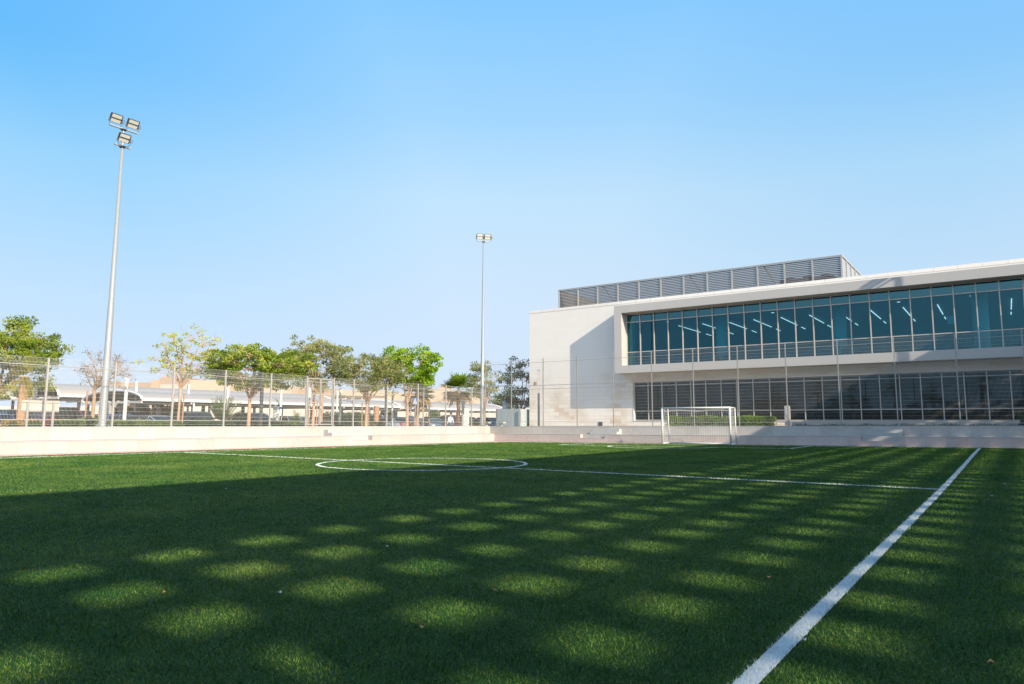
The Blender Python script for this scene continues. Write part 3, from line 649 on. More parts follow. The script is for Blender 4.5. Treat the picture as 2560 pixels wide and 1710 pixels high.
# ------------------------------------------------------------------ vegetation
def leaf_quads(P, size, rngl, flat=.3, k=4):
    "P (n,3) centres -> random oriented leaf shaped quads"
    n = len(P); d = rngl.normal(size=(n, 3)); d /= np.linalg.norm(d, axis=1)[:, None]
    e = np.cross(d, rngl.normal(size=(n, 3))); e /= np.linalg.norm(e, axis=1)[:, None]
    s = (size*rngl.uniform(.6, 1.35, n))[:, None]
    return np.stack([P-d*s, P+e*s*.42, P+d*s, P-e*s*.42], 1)
def branchy(mb, start, end, r0_, r1_, rr_, bend=.25, n=5):
    s = Vector(start); e = Vector(end); L = (e-s).length
    off = Vector((rr_.uniform(-1, 1), rr_.uniform(-1, 1), rr_.uniform(-.2, .9)))*L*bend
    pts = [s.lerp(e, t)+off*math.sin(t*math.pi)*.5 for t in [i/(n-1) for i in range(n)]]
    mb.tube(pts, [r0_+(r1_-r0_)*i/(n-1) for i in range(n)], 5, cap=False); return pts
def tree(x, y, zb, trunk_h, crown, label, leaf, bark, nclump=60, perclump=90, lsize=.11, clump_r=.45, seed=1, tr=.12, lean=0, group='trees along the parking edge', stems=5, cat='tree', flat=1.0, twigs=0):
    "crown = (dx, dy, zc, rx, ry, rz) ellipsoid centre offset and radii"
    rg = np.random.default_rng(seed); rd = random.Random(seed)
    root = empty('tree', (x, y, zb), label, cat, group)
    dx, dy, zc, rx, ry, rz = crown; cc = np.array([x+dx, y+dy, zc])
    b = MB(); fork = Vector((x+lean, y, zb+trunk_h))
    b.tube([(x, y, zb-.1), (x+lean*.3, y, zb+trunk_h*.4), (x+lean*.8, y+.02, zb+trunk_h*.8), fork], [tr*1.25, tr, tr*.9, tr*.85], 9, cap=False)
    cl = []
    while len(cl) < nclump:
        v = rg.normal(size=3); v /= np.linalg.norm(v); rad = rg.uniform(.3, 1.0)**.5
        p = v*rad
        if p[2] < -.92: continue
        lump = 1+.16*math.sin(3*math.atan2(v[1], v[0])+seed)+.13*math.sin(5*v[2]+seed*2+2*v[0])
        cl.append(cc+p*np.array([rx, ry, rz])*lump)
    limbs = []
    for i in range(stems):
        a = 2*math.pi*i/stems+seed; qf = rd.uniform(.3, .72); e = Vector(cc)+Vector((math.cos(a)*rx*qf, math.sin(a)*ry*qf, rd.uniform(-.3, .7)*rz*(1.1-qf*.6)))
        pts = branchy(b, fork, e, tr*.5, tr*.12, rd, .14, 8); limbs += pts[2:]
    leaves = []
    for c in cl:
        cv = Vector(c); near = min(limbs, key=lambda q: (q-cv).length + max(0, q.z-cv.z)*.9)
        pts = branchy(b, near, cv, tr*.16, tr*.04, rd, .2, 4)
        for _ in range(twigs):
            q = pts[rd.randint(1, 3)]; branchy(b, q, q+Vector((rd.uniform(-.5, .5), rd.uniform(-.5, .5), rd.uniform(-.05, .6))), tr*.06, tr*.02, rd, .2, 3)
        k = int(perclump*rg.uniform(.4, 1.5)); v = rg.normal(size=(k, 3)); v *= (rg.uniform(0, 1, k)**.45/np.linalg.norm(v, axis=1))[:, None]
        leaves.append(c+v*np.array([1, 1, .62*flat])*clump_r*rg.uniform(.6, 1.25))
    b.build('trunk', bark, root, smooth=True)
    if perclump:
        P = np.concatenate(leaves); quads('crown', leaf_quads(P, lsize, rg), leaf, root)
    return root
L1 = leafmat('leaf_green', (.11, .165, .025), (.24, .31, .045), (.46, .46, .10), .9)
L2 = leafmat('leaf_yellow', (.26, .31, .04), (.46, .48, .08), (.62, .58, .16), .9)
L3 = leafmat('leaf_olive', (.13, .17, .05), (.26, .28, .10), (.44, .42, .19), .9)
L4 = leafmat('leaf_bright', (.10, .19, .012), (.24, .39, .03), (.42, .52, .06), .9)
L5 = leafmat('leaf_dark', (.03, .07, .035), (.08, .13, .07), (.20, .20, .09), .9)
L6 = leafmat('leaf_dry', (.16, .13, .06), (.28, .21, .10), (.38, .30, .15), .9)
def place(px, depth, py_top, py_bot):
    x, y = at(px, depth); return x, y, zat(px, py_top, depth), zat(px, py_bot, depth)
def tree_at(px, depth, pxl, pxr, pyt, pyb, pyfork, **kw):
    x, y = at(px, depth); cx, cy = at((pxl+pxr)/2, depth); m = depth/1752
    zt_, zb_ = zat(px, pyt, depth), zat(px, pyb, depth); zf = zat(px, pyfork, depth); base = .96 if x > -37.5 else .3
    rw = (pxr-pxl)/2*m*1.05
    return tree(x, y, base, max(.4, zf-base), (cx-x, cy-y, (zt_+zb_)/2, rw, rw*.9, (zt_-zb_)/2*.98), **kw)
tree_at(-14, 40, -95, 120, 790, 985, 1000, label='big dense green tree at the far left edge, above the drooping palm', leaf=L1, bark=M['bark'], nclump=170, perclump=110, lsize=.085, clump_r=.50, seed=3, tr=.2, stems=7)
tree_at(231, 41, 186, 326, 878, 972, 975, label='nearly bare tree with brown seed pods beside the tall left mast', leaf=L6, bark=M['bark'], nclump=60, perclump=10, lsize=.06, clump_r=.28, seed=5, tr=.11, stems=9, twigs=7)
tree_at(447, 42, 365, 552, 820, 962, 972, label='sparse yellow-green tree with upright thin branches', leaf=L2, bark=M['barkp'], nclump=110, perclump=26, lsize=.08, clump_r=.30, seed=8, tr=.11, stems=11, twigs=2)
tree_at(622, 43, 512, 762, 862, 975, 998, label='broad dense green tree with low forked trunk', leaf=L1, bark=M['barkp'], nclump=260, perclump=62, lsize=.095, clump_r=.40, seed=12, tr=.11, stems=10)
tree_at(783, 47, 696, 886, 846, 972, 990, label='tall rounded olive-green tree behind the mesh gate', leaf=L3, bark=M['barkp'], nclump=230, perclump=52, lsize=.08, clump_r=.38, seed=15, tr=.10, stems=9)
tree_at(916, 46, 848, 1012, 882, 985, 1010, label='pale olive tree with slender trunk, left of the bright green tree', leaf=L3, bark=M['barkp'], nclump=190, perclump=46, lsize=.08, clump_r=.38, seed=18, tr=.10, stems=9, twigs=1)
tree_at(1018, 50, 946, 1100, 864, 968, 1010, label='bright green leafy tree above the blue crossing sign', leaf=L4, bark=M['barkp'], nclump=180, perclump=56, lsize=.10, clump_r=.40, seed=21, tr=.11, stems=8)
tree_at(1212, 58, 1166, 1252, 905, 1002, 1030, label='loose olive tree just behind the slender corner mast', leaf=L3, bark=M['barkp'], nclump=60, perclump=55, lsize=.09, clump_r=.48, seed=24, tr=.11, stems=6)
tree_at(1300, 60, 1246, 1372, 896, 1030, 1035, label='dark dense tree beside the left corner of the building', leaf=L5, bark=M['bark'], nclump=95, perclump=75, lsize=.10, clump_r=.55, seed=27, tr=.14, stems=6)
tree_at(1250, 110, 1226, 1300, 985, 1030, 1040, label='small distant dark tree under the loose olive tree', leaf=L5, bark=M['bark'], nclump=40, perclump=60, lsize=.16, clump_r=.9, seed=29, tr=.14, stems=4, group='trees beyond the parking')

def fan_palm(x, y, zb, h, r, label, nf=34, seed=1, tr=.16, leaf=None, skirt=True, group='palms along the parking edge', low=-.9, size=1):
    rg = random.Random(seed); root = empty('palm_tree', (x, y, zb), label, 'palm', group)
    b = MB(); n = 14; b.tube([(x+.04*math.sin(i), y, zb+h*i/n) for i in range(n+1)], [tr*(1.25-.3*i/n)*(1+.05*(i % 2)) for i in range(n+1)], 10); b.build('trunk', M['palmbark'], root)
    V = []; top = Vector((x, y, zb+h)); sk_ = []
    for i in range(nf):
        a = rg.uniform(0, 2*math.pi); el = math.asin(rg.uniform(low, .98)); dead = skirt and el < -.25
        d = Vector((math.cos(a)*math.cos(el), math.sin(a)*math.cos(el), math.sin(el)))
        Lp = r*.5*rg.uniform(.8, 1.1); hub = top+d*Lp; s = d.cross(Vector((0, 0, 1))).normalized(); u_ = s.cross(d).normalized()
        m = 17
        for k in range(m):
            t = (k/(m-1)-.5)*R(215); ln = r*.58*(1-.25*abs(t)/2)*rg.uniform(.85, 1.05)
            dd = (d*math.cos(t)+s*math.sin(t)+u_*.12*rg.uniform(-1, 1)).normalized(); w_ = s*math.cos(t)-d*math.sin(t)
            mid = hub+dd*ln*.55; tip = hub+dd*ln-Vector((0, 0, ln*(.1 if not dead else .5)*rg.uniform(.2, 1.2))); ww = ln*.065
            (sk_ if dead else V).append([hub, mid+w_*ww, tip, mid-w_*ww])
        pw = s*.02; (sk_ if dead else V).append([top+pw, hub+pw, hub-pw, top-pw])
    quads('crown', np.array([[tuple(q) for q in f] for f in V]), leaf or LP, root)
    if sk_: quads('dead_fronds', np.array([[tuple(q) for q in f] for f in sk_]), M['straw'], root)
    return root
LP = leafmat('palm_leaf', (.09, .16, .02), (.20, .30, .03), (.36, .42, .05), 1.5)
LPD = leafmat('palm_leaf_dusty', (.07, .12, .06), (.14, .19, .09), (.34, .31, .12), 1.5)
LPY = leafmat('palm_leaf_yellow', (.30, .26, .02), (.46, .38, .03), (.55, .45, .06), 1.5)
def feather_palm(x, y, zb, h, r, label, nf=26, seed=1, tr=.2, leaf=None, elo=-.3, group='palms along the parking edge', name='date_palm', droop=.9, nl=24, ll=.22, trunk=True):
    rg = random.Random(seed); root = empty(name, (x, y, zb), label, 'palm', group)
    b = MB(); n = 12
    b.tube([(x, y, zb+h*i/n) for i in range(n+1)], [tr*(1.3-.35*i/n)*(1+.06*(i % 2)) for i in range(n+1)], 10); b.build('trunk', M['palmbark'], root)
    V = []; top = Vector((x, y, zb+h))
    for i in range(nf):
        a = rg.uniform(0, 2*math.pi); el = rg.uniform(elo, 1.35); L = r*rg.uniform(.85, 1.1)
        d = Vector((math.cos(a)*math.cos(el), math.sin(a)*math.cos(el), math.sin(el))); hz = Vector((math.cos(a), math.sin(a), 0)); s = hz.cross(Vector((0, 0, 1)))
        pt = lambda t: top+d*L*t-Vector((0, 0, 1))*L*droop*.5*t*t*math.cos(el)
        for k in range(nl):
            t = .12+.88*k/(nl-1); p = pt(t); tg = (pt(min(1, t+.03))-pt(t-.03)).normalized(); ln = L*ll*(1-.5*t)*rg.uniform(.85, 1.1)
            for sg in (-1, 1):
                dd = (s*sg+tg*.75-Vector((0, 0, .25))).normalized(); wv = tg*ln*.07
                V.append([p-wv, p+dd*ln*.5-wv*.9, p+dd*ln, p+dd*ln*.5+wv*1.2])
            q = pt(max(0, t-.9/(nl-1))); V.append([q+s*.012, p+s*.012, p-s*.012, q-s*.012])
    quads('crown', np.array([[tuple(q) for q in f] for f in V]), leaf or LP, root)
    return root
x, y = at(54, 37.5); feather_palm(x, y, .3, 3.3, 1.55, 'palm with thick tan trunk and drooping fronds behind the white board at left', nf=20, seed=4, tr=.21, leaf=leafmat('palm_leaf_gold', (.10, .12, .01), (.26, .24, .02), (.46, .36, .04), 1.2), elo=-.6, droop=1.5, name='palm_tree')
x, y = at(1146, 62); fan_palm(x, y, .3, zat(1146, 975, 62)-.3, 1.75, 'fan palm with green head rising between the far fence posts', nf=44, seed=6, tr=.16)
x, y = at(1042, 61); fan_palm(x, y, .3, zat(1042, 985, 61)-.3, 1.7, 'dusty fan palm with dry skirt behind the crossing sign', nf=60, seed=9, tr=.2, leaf=LPD)
x, y = at(804, 56); fan_palm(x, y, .3, zat(804, 975, 56)-.3, .8, 'small yellow-headed fan palm seen through the mesh gate', nf=26, seed=11, tr=.1, leaf=LPY, skirt=False, low=-.5)
x, y = at(557, 47); feather_palm(x, y, .3, .9, 2.0, 'low spreading young palm without a tall trunk, below the gap between two trees', nf=30, seed=13, tr=.16, elo=.05, droop=.5, name='palm_shrub', ll=.26)
x, y = at(737, 60); feather_palm(x, y, .3, .7, 1.3, 'small bushy palm near the blue-topped totem', nf=22, seed=14, tr=.1, elo=.1, droop=.5, name='palm_shrub')

def hedge(name, pts, w_, zb, zt_, label, leaf, n=9000, ls=.06, seed=1, group=None, cat='hedge', round_=.35):
    "clipped hedge following pts; leaves scattered over a rounded box hull with a dense core"
    rg = np.random.default_rng(seed); P = [Vector((*p, 0)) for p in pts]; root = empty(name, (P[0].x, P[0].y, zb), label, cat, group)
    seg = [(P[i], P[i+1]) for i in range(len(P)-1)]; Ls = np.array([(b_-a).length for a, b_ in seg]); core = MB(); allp = []
    for (a, b_), L in zip(seg, Ls):
        t = (b_-a).normalized(); nn = Vector((-t.y, t.x, 0)); hh = zt_-zb
        c = [a+nn*(-w_*.4), b_+nn*(-w_*.4), b_+nn*(w_*.4), a+nn*(w_*.4)]
        core.prism([(q.x, q.y, zb) for q in c], (0, 0, 0), (0, 0, hh*.9))
        k = int(n*L/Ls.sum()); s = rg.uniform(-.02*L, 1.02*L, k); th = rg.uniform(-.15, math.pi+.15, k); sq = .55
        cy_ = np.sign(np.cos(th))*np.abs(np.cos(th))**sq*w_/2; cz = np.clip(np.sign(np.sin(th))*np.abs(np.sin(th))**sq, 0, 1)
        low_ = rg.random(k)**.7; cz = np.where(np.abs(np.cos(th)) > .9, low_*1.0, cz)
        lump = 1+.05*np.sin(s*2.3+seed)+.04*np.sin(s*5.1)+rg.normal(0, .035, k)
        allp.append(np.stack([a.x+t.x*s+nn.x*cy_*lump, a.y+t.y*s+nn.y*cy_*lump, zb+cz*hh*lump], 1))
    core.build('core', M['hedgecore'], root)
    quads('foliage', leaf_quads(np.concatenate(allp), ls, rg), leaf, root); return root
M['hedgecore'] = mat('hedge_core', (.02, .035, .012), .95, .3, 8)
hedge('box_hedge', [(-18.55, 44.5), (-11.8, 44.5)], .9, .98, 1.66, 'bright green clipped box hedge in front of the building, behind the goal', M['hedgeb'], n=16000, ls=.045, seed=2)
hedge('box_hedge', [(.55, 44.4), (3.5, 44.4)], 1.0, 1.05, 1.85, 'dark green hedge end at the right edge of the frame, beyond the tall fence', M['hedged'], n=6000, ls=.05, seed=3)
hp = lambda px, X=-39.5: (X, -X/math.tan(YAW-math.atan((px-1280)/1752)))
hg = 'hedges behind the left fence'
hedge('clipped_hedge', [hp(143), hp(262)], 1.6, .3, 1.27, 'olive green hedge between the white board and the left mast', M['hedge'], n=11000, ls=.06, seed=4, group=hg)
hedge('clipped_hedge', [hp(285), hp(438)], 1.6, .3, 1.22, 'olive green hedge to the right of the left mast', M['hedge'], n=11000, ls=.06, seed=5, group=hg)
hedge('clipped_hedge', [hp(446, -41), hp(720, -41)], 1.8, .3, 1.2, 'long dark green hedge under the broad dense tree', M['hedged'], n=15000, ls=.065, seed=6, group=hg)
hedge('clipped_hedge', [hp(722), hp(868)], 1.6, .3, 1.1, 'light green hedge behind the mesh gate', M['hedge'], n=8000, ls=.06, seed=7, group=hg)
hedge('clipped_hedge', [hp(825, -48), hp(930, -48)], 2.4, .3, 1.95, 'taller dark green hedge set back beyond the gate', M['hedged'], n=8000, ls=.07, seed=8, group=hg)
hedge('clipped_hedge', [hp(872), hp(958)], 1.4, .3, 1.16, 'low olive hedge right of the gate below the pale olive tree', M['hedge'], n=7000, ls=.06, seed=9, group=hg)
hedge('clipped_hedge', [hp(1172), hp(1209)], 1.0, .3, 1.12, 'short hedge piece between the white totem and the corner mast', M['hedge'], n=5000, ls=.055, seed=10, group=hg)
hedge('clipped_hedge', [hp(1218), hp(1262)], 1.0, .3, 1.12, 'short hedge piece right of the corner mast near the blue car', M['hedge'], n=5000, ls=.055, seed=11, group=hg)
x, y = at(36, 36); hedge('grass_clump', [(x-.3, y), (x+.4, y)], .9, .9, 1.22, 'dry golden grass clump left of the thick palm trunk', M['straw'], n=2500, ls=.07, seed=12, cat='plant', group='dry grass clumps')
x, y = at(77, 36); hedge('grass_clump', [(x-.4, y), (x+.4, y)], .9, .9, 1.24, 'dry golden grass clump right of the thick palm trunk', M['straw'], n=2500, ls=.07, seed=13, cat='plant', group='dry grass clumps')
for i, (pa, pb, lab) in enumerate(((296, 366, 'sunlit rounded shrub mass beyond the cars under the second canopy'), (394, 440, 'sunlit rounded shrubs behind the silver-blue car'), (955, 985, 'small olive shrub behind the grey cars'), (1078, 1098, 'small yellow bush beside the white car'))):
    xa, ya = at(pa, 92); xb, yb = at(pb, 92); hedge('shrub', [(xa, ya), (xb, yb)], 2.2, .3, zat(pa, 1017 if i < 2 else 1030, 92), lab, M['hedge'], n=5000, ls=.12, seed=20+i, group='shrubs along the boundary', cat='shrub')
# strip of ground cover and small weeds in the bed before the building
rg = np.random.default_rng(44); n = 7000; gx_ = rg.uniform(-10.5, 6, n); gy_ = rg.uniform(43.6, 44.9, n); hgt = np.abs(rg.normal(0, .045, n))*(1+.8*np.sin(gx_*1.7)**2)
tag(quads('ground_cover', leaf_quads(np.stack([gx_, gy_, .975+.0062*(gx_+29.4)*.75+hgt], 1), .04, rg), M['hedged']), 'low green ground cover along the foot of the building', 'ground cover', kind='stuff')
b = MB()
for x0_, x1_ in ((-10.9, 1.0),): b.box((x0_, 45.3, .95), (x1_, 45.6, 1.33))
tag(b.build('planter_wall', M['marble']), 'low pale stone planter wall under the ground-floor windows', 'wall')

# palms and trees behind the viewer: mirrored in the ground floor glass
for i, (px_, yy, h_, r_) in enumerate(((-30, -19, 5.4, 2.8), (-24.5, -24, 6.2, 3.0), (-18.5, -18, 5.6, 3.0), (-13.2, -21, 6.8, 3.2), (-8.2, -17, 5.2, 2.9), (-2.6, -20, 6.6, 3.2), (2.6, -17, 5.8, 3.0))):
    feather_palm(px_, yy, .2, h_, r_, 'dark date palm mirrored in the ground-floor windows, beyond the near end of the pitch', nf=34, seed=60+i, tr=.24, leaf=LPD, elo=-.6, droop=1.1, group='date palms beyond the near end', nl=16, ll=.2)
for i, (xx, yy, rad) in enumerate(((-33, -28, 3.4), (-21, -30, 3.8), (-9, -29, 3.6), (3, -28, 3.6))):
    tree(xx, yy, .1, 1.6, (0, 0, 3.4, rad*1.25, rad, 2.4), 'broad dark tree beyond the near end of the pitch, mirrored in glass', L5, M['bark'], nclump=70, perclump=70, lsize=.16, clump_r=.9, seed=70+i, tr=.2, group='trees beyond the near end')

hedge('clipped_hedge', [(-36, -23.5), (9, -23.5)], 2.0, -.1, 3.3, 'long tall hedge beyond the near end of the pitch, mirrored in the lower windows', M['hedged'], n=26000, ls=.12, seed=40)
# ------------------------------------------------------------------ parking canopies
def canopy(X0_, X1_, Y0_, Y1_, ze, zp, label, cols=True):
    root = empty('parking_canopy', ((X0_+X1_)/2, Y0_, .3), label, 'parking canopy', 'barrel-roofed parking canopies')
    n = 14; cx = (X0_+X1_)/2; hw = (X1_-X0_)/2
    prof = [(cx-hw*math.cos(math.pi*i/n)*1.0, ze+(zp-ze)*math.sin(math.pi*i/n)) for i in range(n+1)]
    top = MB(); bot = MB()
    ys_ = np.arange(Y0_, Y1_+.01, (Y1_-Y0_)/max(1, round((Y1_-Y0_)/4)))
    for i in range(n):
        (xa, za), (xb, zb_) = prof[i], prof[i+1]
        top.add([(xa, Y0_, za), (xb, Y0_, zb_), (xb, Y1_, zb_), (xa, Y1_, za)], [(0, 1, 2, 3)])
        bot.add([(xa, Y0_+.02, za-.07), (xb, Y0_+.02, zb_-.07), (xb, Y1_-.02, zb_-.07), (xa, Y1_-.02, za-.07)], [(0, 3, 2, 1)])
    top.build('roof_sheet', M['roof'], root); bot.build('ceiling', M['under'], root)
    e_ = MB()
    for Yq in (Y0_, Y1_): e_.tube([(x_, Yq, z_+.0) for x_, z_ in prof], .10, 5)
    for x_ in (X0_, X1_): e_.box((x_-.09, Y0_, ze-.12), (x_+.09, Y1_, ze+.08))
    e_.build('edge_trim', M['white'], root)
    g_ = MB()
    for k, Yq in enumerate(ys_):
        g_.box((X0_, Yq-.06, ze-.30), (X1_, Yq+.06, ze-.13))
    for q in np.linspace(X0_+.8, X1_-.8, 6): g_.box((q-.05, Y0_+.1, ze-.14), (q+.05, Y1_-.1, ze-.05))
    g_.build('beams', M['beam'], root)
    for Yq in ys_[::1]:
        for x_ in (cx,):
            c_ = MB(); c_.box((x_-.12, Yq-.12, .3), (x_+.12, Yq+.12, ze-.31)); c_.build('column', M['galv'], root)
    return root
canopy(-81, -70.3, 28, 60, 3.55, 4.85, 'leftmost grey barrel-roofed parking canopy with its dark arched end toward the pitch')
canopy(-67, -56.6, 28.6, 58, 3.0, 3.8, 'long barrel-roofed parking canopy whose arched end shows right of the left mast')
canopy(-69, -60.8, 62.0, 84, 3.05, 4.05, 'barrel-roofed parking canopy with wide dark arch behind the pale olive tree')
canopy(-98, -86, 20, 56, 3.9, 4.9, 'farthest pale parking canopy at the left edge of the car park')
# boundary wall and the shopping centre beyond
b = MB(); xa, ya = at(-120, 128); xb, yb = at(1330, 118)
n_ = Vector((-(yb-ya), xb-xa, 0)).normalized(); b.prism([(xa, ya, .2), (xb, yb, .2), (xb, yb, 3.7), (xa, ya, 3.9)], n_*0, n_*.4)
tag(b.build('boundary_wall', M['bound']), 'long cream boundary wall beyond the parked cars', 'wall')
mall = empty('mall_building', (*at(640, 175), .2), 'long peach and cream banded building beyond the car park', 'building')
DM = 175
def block(pxa, pxb, pyt, bands, deep=14, dz=0, name='wing', d=DM, lit=None):
    "building block seen between two photo columns; bands = list of (fraction from top, material)"
    xa, ya = at(pxa, d); xb, yb = at(pxb, d); a = Vector((xa, ya, 0)); b_ = Vector((xb, yb, 0)); nn = fh*deep
    zt_ = zat((pxa+pxb)/2, pyt, d); mats = []; mb = MB(); z_ = zt_; H_ = zt_-.2; acc = 0
    for fr, mname in bands:
        if mname not in mats: mats.append(mname)
        zl_ = zt_-H_*(acc+fr); mb.prism([(a.x, a.y, zl_), (b_.x, b_.y, zl_), (b_.x, b_.y, z_), (a.x, a.y, z_)], nn*0, nn, mats.index(mname)); z_ = zl_; acc += fr
    mb.build(name, [M[m_] for m_ in mats], mall)
B1 = [(.20, 'm_tan'), (.16, 'm_pale'), (.18, 'm_tan'), (.46, 'm_pale')]
block(262, 400, 956, B1); block(392, 470, 944, [(.14, 'm_tan'), (.16, 'm_pale'), (.2, 'm_tan'), (.5, 'm_cream')], d=172, deep=18)
block(296, 312, 955.5, [(.20, 'm_peach'), (.16, 'm_cream'), (.18, 'm_peach'), (.46, 'm_cream')], d=173.5, deep=4); block(372, 393, 950, [(.22, 'm_peach'), (.18, 'm_cream'), (.2, 'm_peach'), (.4, 'm_cream')], d=171.5, deep=6)
block(470, 560, 950, [(.3, 'm_cream'), (.16, 'm_peach'), (.54, 'm_cream')], d=170, deep=20)
block(560, 640, 958, [(.34, 'm_peach'), (.66, 'm_cream')], d=172)
block(640, 726, 962, [(.3, 'm_cream'), (.12, 'm_peach'), (.58, 'm_cream')], d=169, deep=16)
block(726, 840, 972, [(.5, 'm_tan'), (.5, 'm_pale')], d=174)
block(838, 960, 975, [(.16, 'm_cream'), (.05, 'm_dk'), (.22, 'm_cream'), (.57, 'm_pale')], d=168)
block(956, 1070, 982, [(.4, 'm_cream'), (.6, 'm_pale')], d=172)
block(1070, 1130, 972, [(.5, 'm_cream'), (.5, 'm_pale')], d=168, deep=16); block(1100, 1124, 962, [(1, 'm_peach')], d=170, deep=5)
block(1130, 1212, 984, [(.5, 'm_cream'), (.5, 'm_pale')], d=172)
block(398, 412, 940.5, [(1, 'm_peach')], d=178, deep=5)
for pxa, pxb, py0, py1 in ((316, 326, 974, 977), (342, 354, 973, 976), (360, 370, 973, 976), (868, 877, 991, 996), (886, 902, 991, 996), (908, 918, 992, 996), (832, 862, 988, 993)):
    xa, ya = at(pxa, 167.6); xb, yb = at(pxb, 167.6); mb = MB(); za, zb_ = zat(pxa, py1, 167.6), zat(pxa, py0, 167.6)
    mb.prism([(xa, ya, za), (xb, yb, za), (xb, yb, zb_), (xa, ya, zb_)], fh*0, fh*.3); mb.build('window', M['m_dk'], mall)
# wavy roofline ornament and small red lettering (too far to read)
mb = MB(); pts = [(*at(px_, 168.5), zat(px_, py_, 168.5)) for px_, py_ in ((500, 981), (508, 977), (515, 975), (521, 977), (527, 981), (534, 977), (540, 975))]; mb.tube(pts, .12, 4); mb.build('ornament', M['m_tan'], mall)
rl = random.Random(3)
for (pa, pb, py) in ((677, 701, 986), (705, 719, 986), (1089, 1108, 1000)):
    mb = MB(); q = pa
    while q < pb:
        wq = rl.uniform(.5, 1.5); x_, y_ = at(q, 167.2); hq = rl.uniform(.15, .42)
        if rl.random() > .14: mb.prism([(x_, y_, zat(q, py+1, 167.2)), (*at(q+wq*.55, 167.2), zat(q, py+1, 167.2)), (*at(q+wq*.55, 167.2), zat(q, py, 167.2)+hq*.3), (x_, y_, zat(q, py, 167.2)+hq*.3)], fh*0, fh*.1)
        q += wq
    mb.build('lettering', M['m_red'], mall)

# ------------------------------------------------------------------ white columns, lamp posts, stakes
def post(name, px, depth, pyt, zb, r, m, label, cat, group=None, cap=False, lean=0):
    x, y = at(px, depth); zt_ = zat(px, pyt, depth); b = MB(); b.tube([(x, y, zb), (x+lean, y, zt_)], [r, r*.95], 10)
    if cap: b.tube([(x+lean, y, zt_-.18), (x+lean, y, zt_)], r*1.25, 10)
    return tag(b.build(name, m), label, cat, group)
wg = 'round white columns of the car park'
post('white_column', 311, 44, 944, .3, .11, M['white'], 'tallest white column, just right of the left mast', 'column', wg, True)
post('white_column', 336, 60, 955, .3, .10, M['white'], 'white column rising behind the canopy roof, second from the left mast', 'column', wg)
post('white_column', 82, 44, 955, .3, .12, M['white'], 'white column behind the white board, right of the thick palm', 'column', wg)
post('white_column', 468, 62, 960, .3, .09, M['white'], 'white column behind the sparse yellow-green tree', 'column', wg)
post('white_column', 567, 60, 965, .3, .12, M['white'], 'white column above the low spreading palm', 'column', wg)
post('white_column', 701, 66, 973, .3, .10, M['white'], 'white column just right of the red lettering gap', 'column', wg)
post('white_column', 850, 50, 970, .3, .09, M['white'], 'white column right of the mesh gate', 'column', wg)
post('white_column', 842, 66, 978, .3, .09, M['white'], 'thin white column tucked behind the one right of the gate', 'column', wg)
post('white_column', 964, 66, 976, .3, .12, M['white'], 'white column behind the right side of the pale olive tree', 'column', wg)
post('white_column', 981, 52, 982, .3, .08, M['white'], 'slender white column beside the bright tree trunk', 'column', wg)
post('white_column', 483, 58, 1008, .3, .08, M['white'], 'short white bollard column right of the yellow-green tree', 'column', wg)
post('white_column', 1073, 64, 1000, .3, .08, M['white'], 'white column just right of the person in black', 'column', wg)
post('steel_post', 1158, 60, 1000, .3, .14, M['galv'], 'grey steel post left of the white totem', 'post')
post('lamp_post', 652, 38.6, 930, .96, .10, M['dark'], 'dark grey lamp post rising into the broad dense tree', 'lamp post')
post('lamp_post', 964, 50, 962, .3, .07, M['dark'], 'dark lamp post behind the fence post beside the wide arch', 'lamp post')
# curved-top white duct behind the gate
x, y = at(771, 58); b = MB(); zc = zat(771, 1000, 58); b.tube([(x, y, zc), (x, y, zat(771, 975, 58)), (x-.25, y-.2, zat(771, 965, 58)), (x-.7, y-.5, zat(771, 962, 58))], .15, 10); tag(b.build('curved_duct', M['white']), 'curved white pipe top behind the left leaf of the gate', 'pipe')
sg = 'wooden tree stakes'
for px_, d_, pyt, ln, lab in ((214, 40.5, 978, .12, 'tree stake left of the nearly bare tree'), (248, 40.5, 978, .15, 'tree stake between the nearly bare tree and the mast'), (431, 41.5, 984, .12, 'tree stake left of the yellow-green tree'), (457, 41.5, 985, .08, 'tree stake right of the yellow-green tree'),
                             (772, 46, 1000, 0, 'tree stake left of the trunk behind the gate'), (792, 46, 1000, 0, 'tree stake right of the trunk behind the gate'), (905, 45, 1008, 0, 'tree stake left of the pale olive tree'), (922, 45, 1000, 0, 'tree stake right of the pale olive tree')):
    post('tree_stake', px_-ln*20, d_, pyt, .3, .045, M['stake'], lab, 'stake', sg, lean=ln)
for px_, d_, lab in ((782, 45.9, 'wooden cross bar tying the stakes behind the gate'),):
    xa, ya = at(px_-10, d_); xb, yb = at(px_+11, d_); b = MB(); b.tube([(xa, ya, zat(px_, 1008, d_)), (xb, yb, zat(px_, 1008, d_))], .035, 6); tag(b.build('stake_brace', M['stake']), lab, 'stake')
for px_, d_, ztp, lab in ((941, 60, 1015, 'short thick cut palm trunk under the wide arch'),):
    x, y = at(px_, d_); b = MB(); b.tube([(x, y, .3), (x, y, zat(px_, ztp, d_))], [.2, .24], 10); tag(b.build('palm_stump', M['palmbark']), lab, 'palm stump')

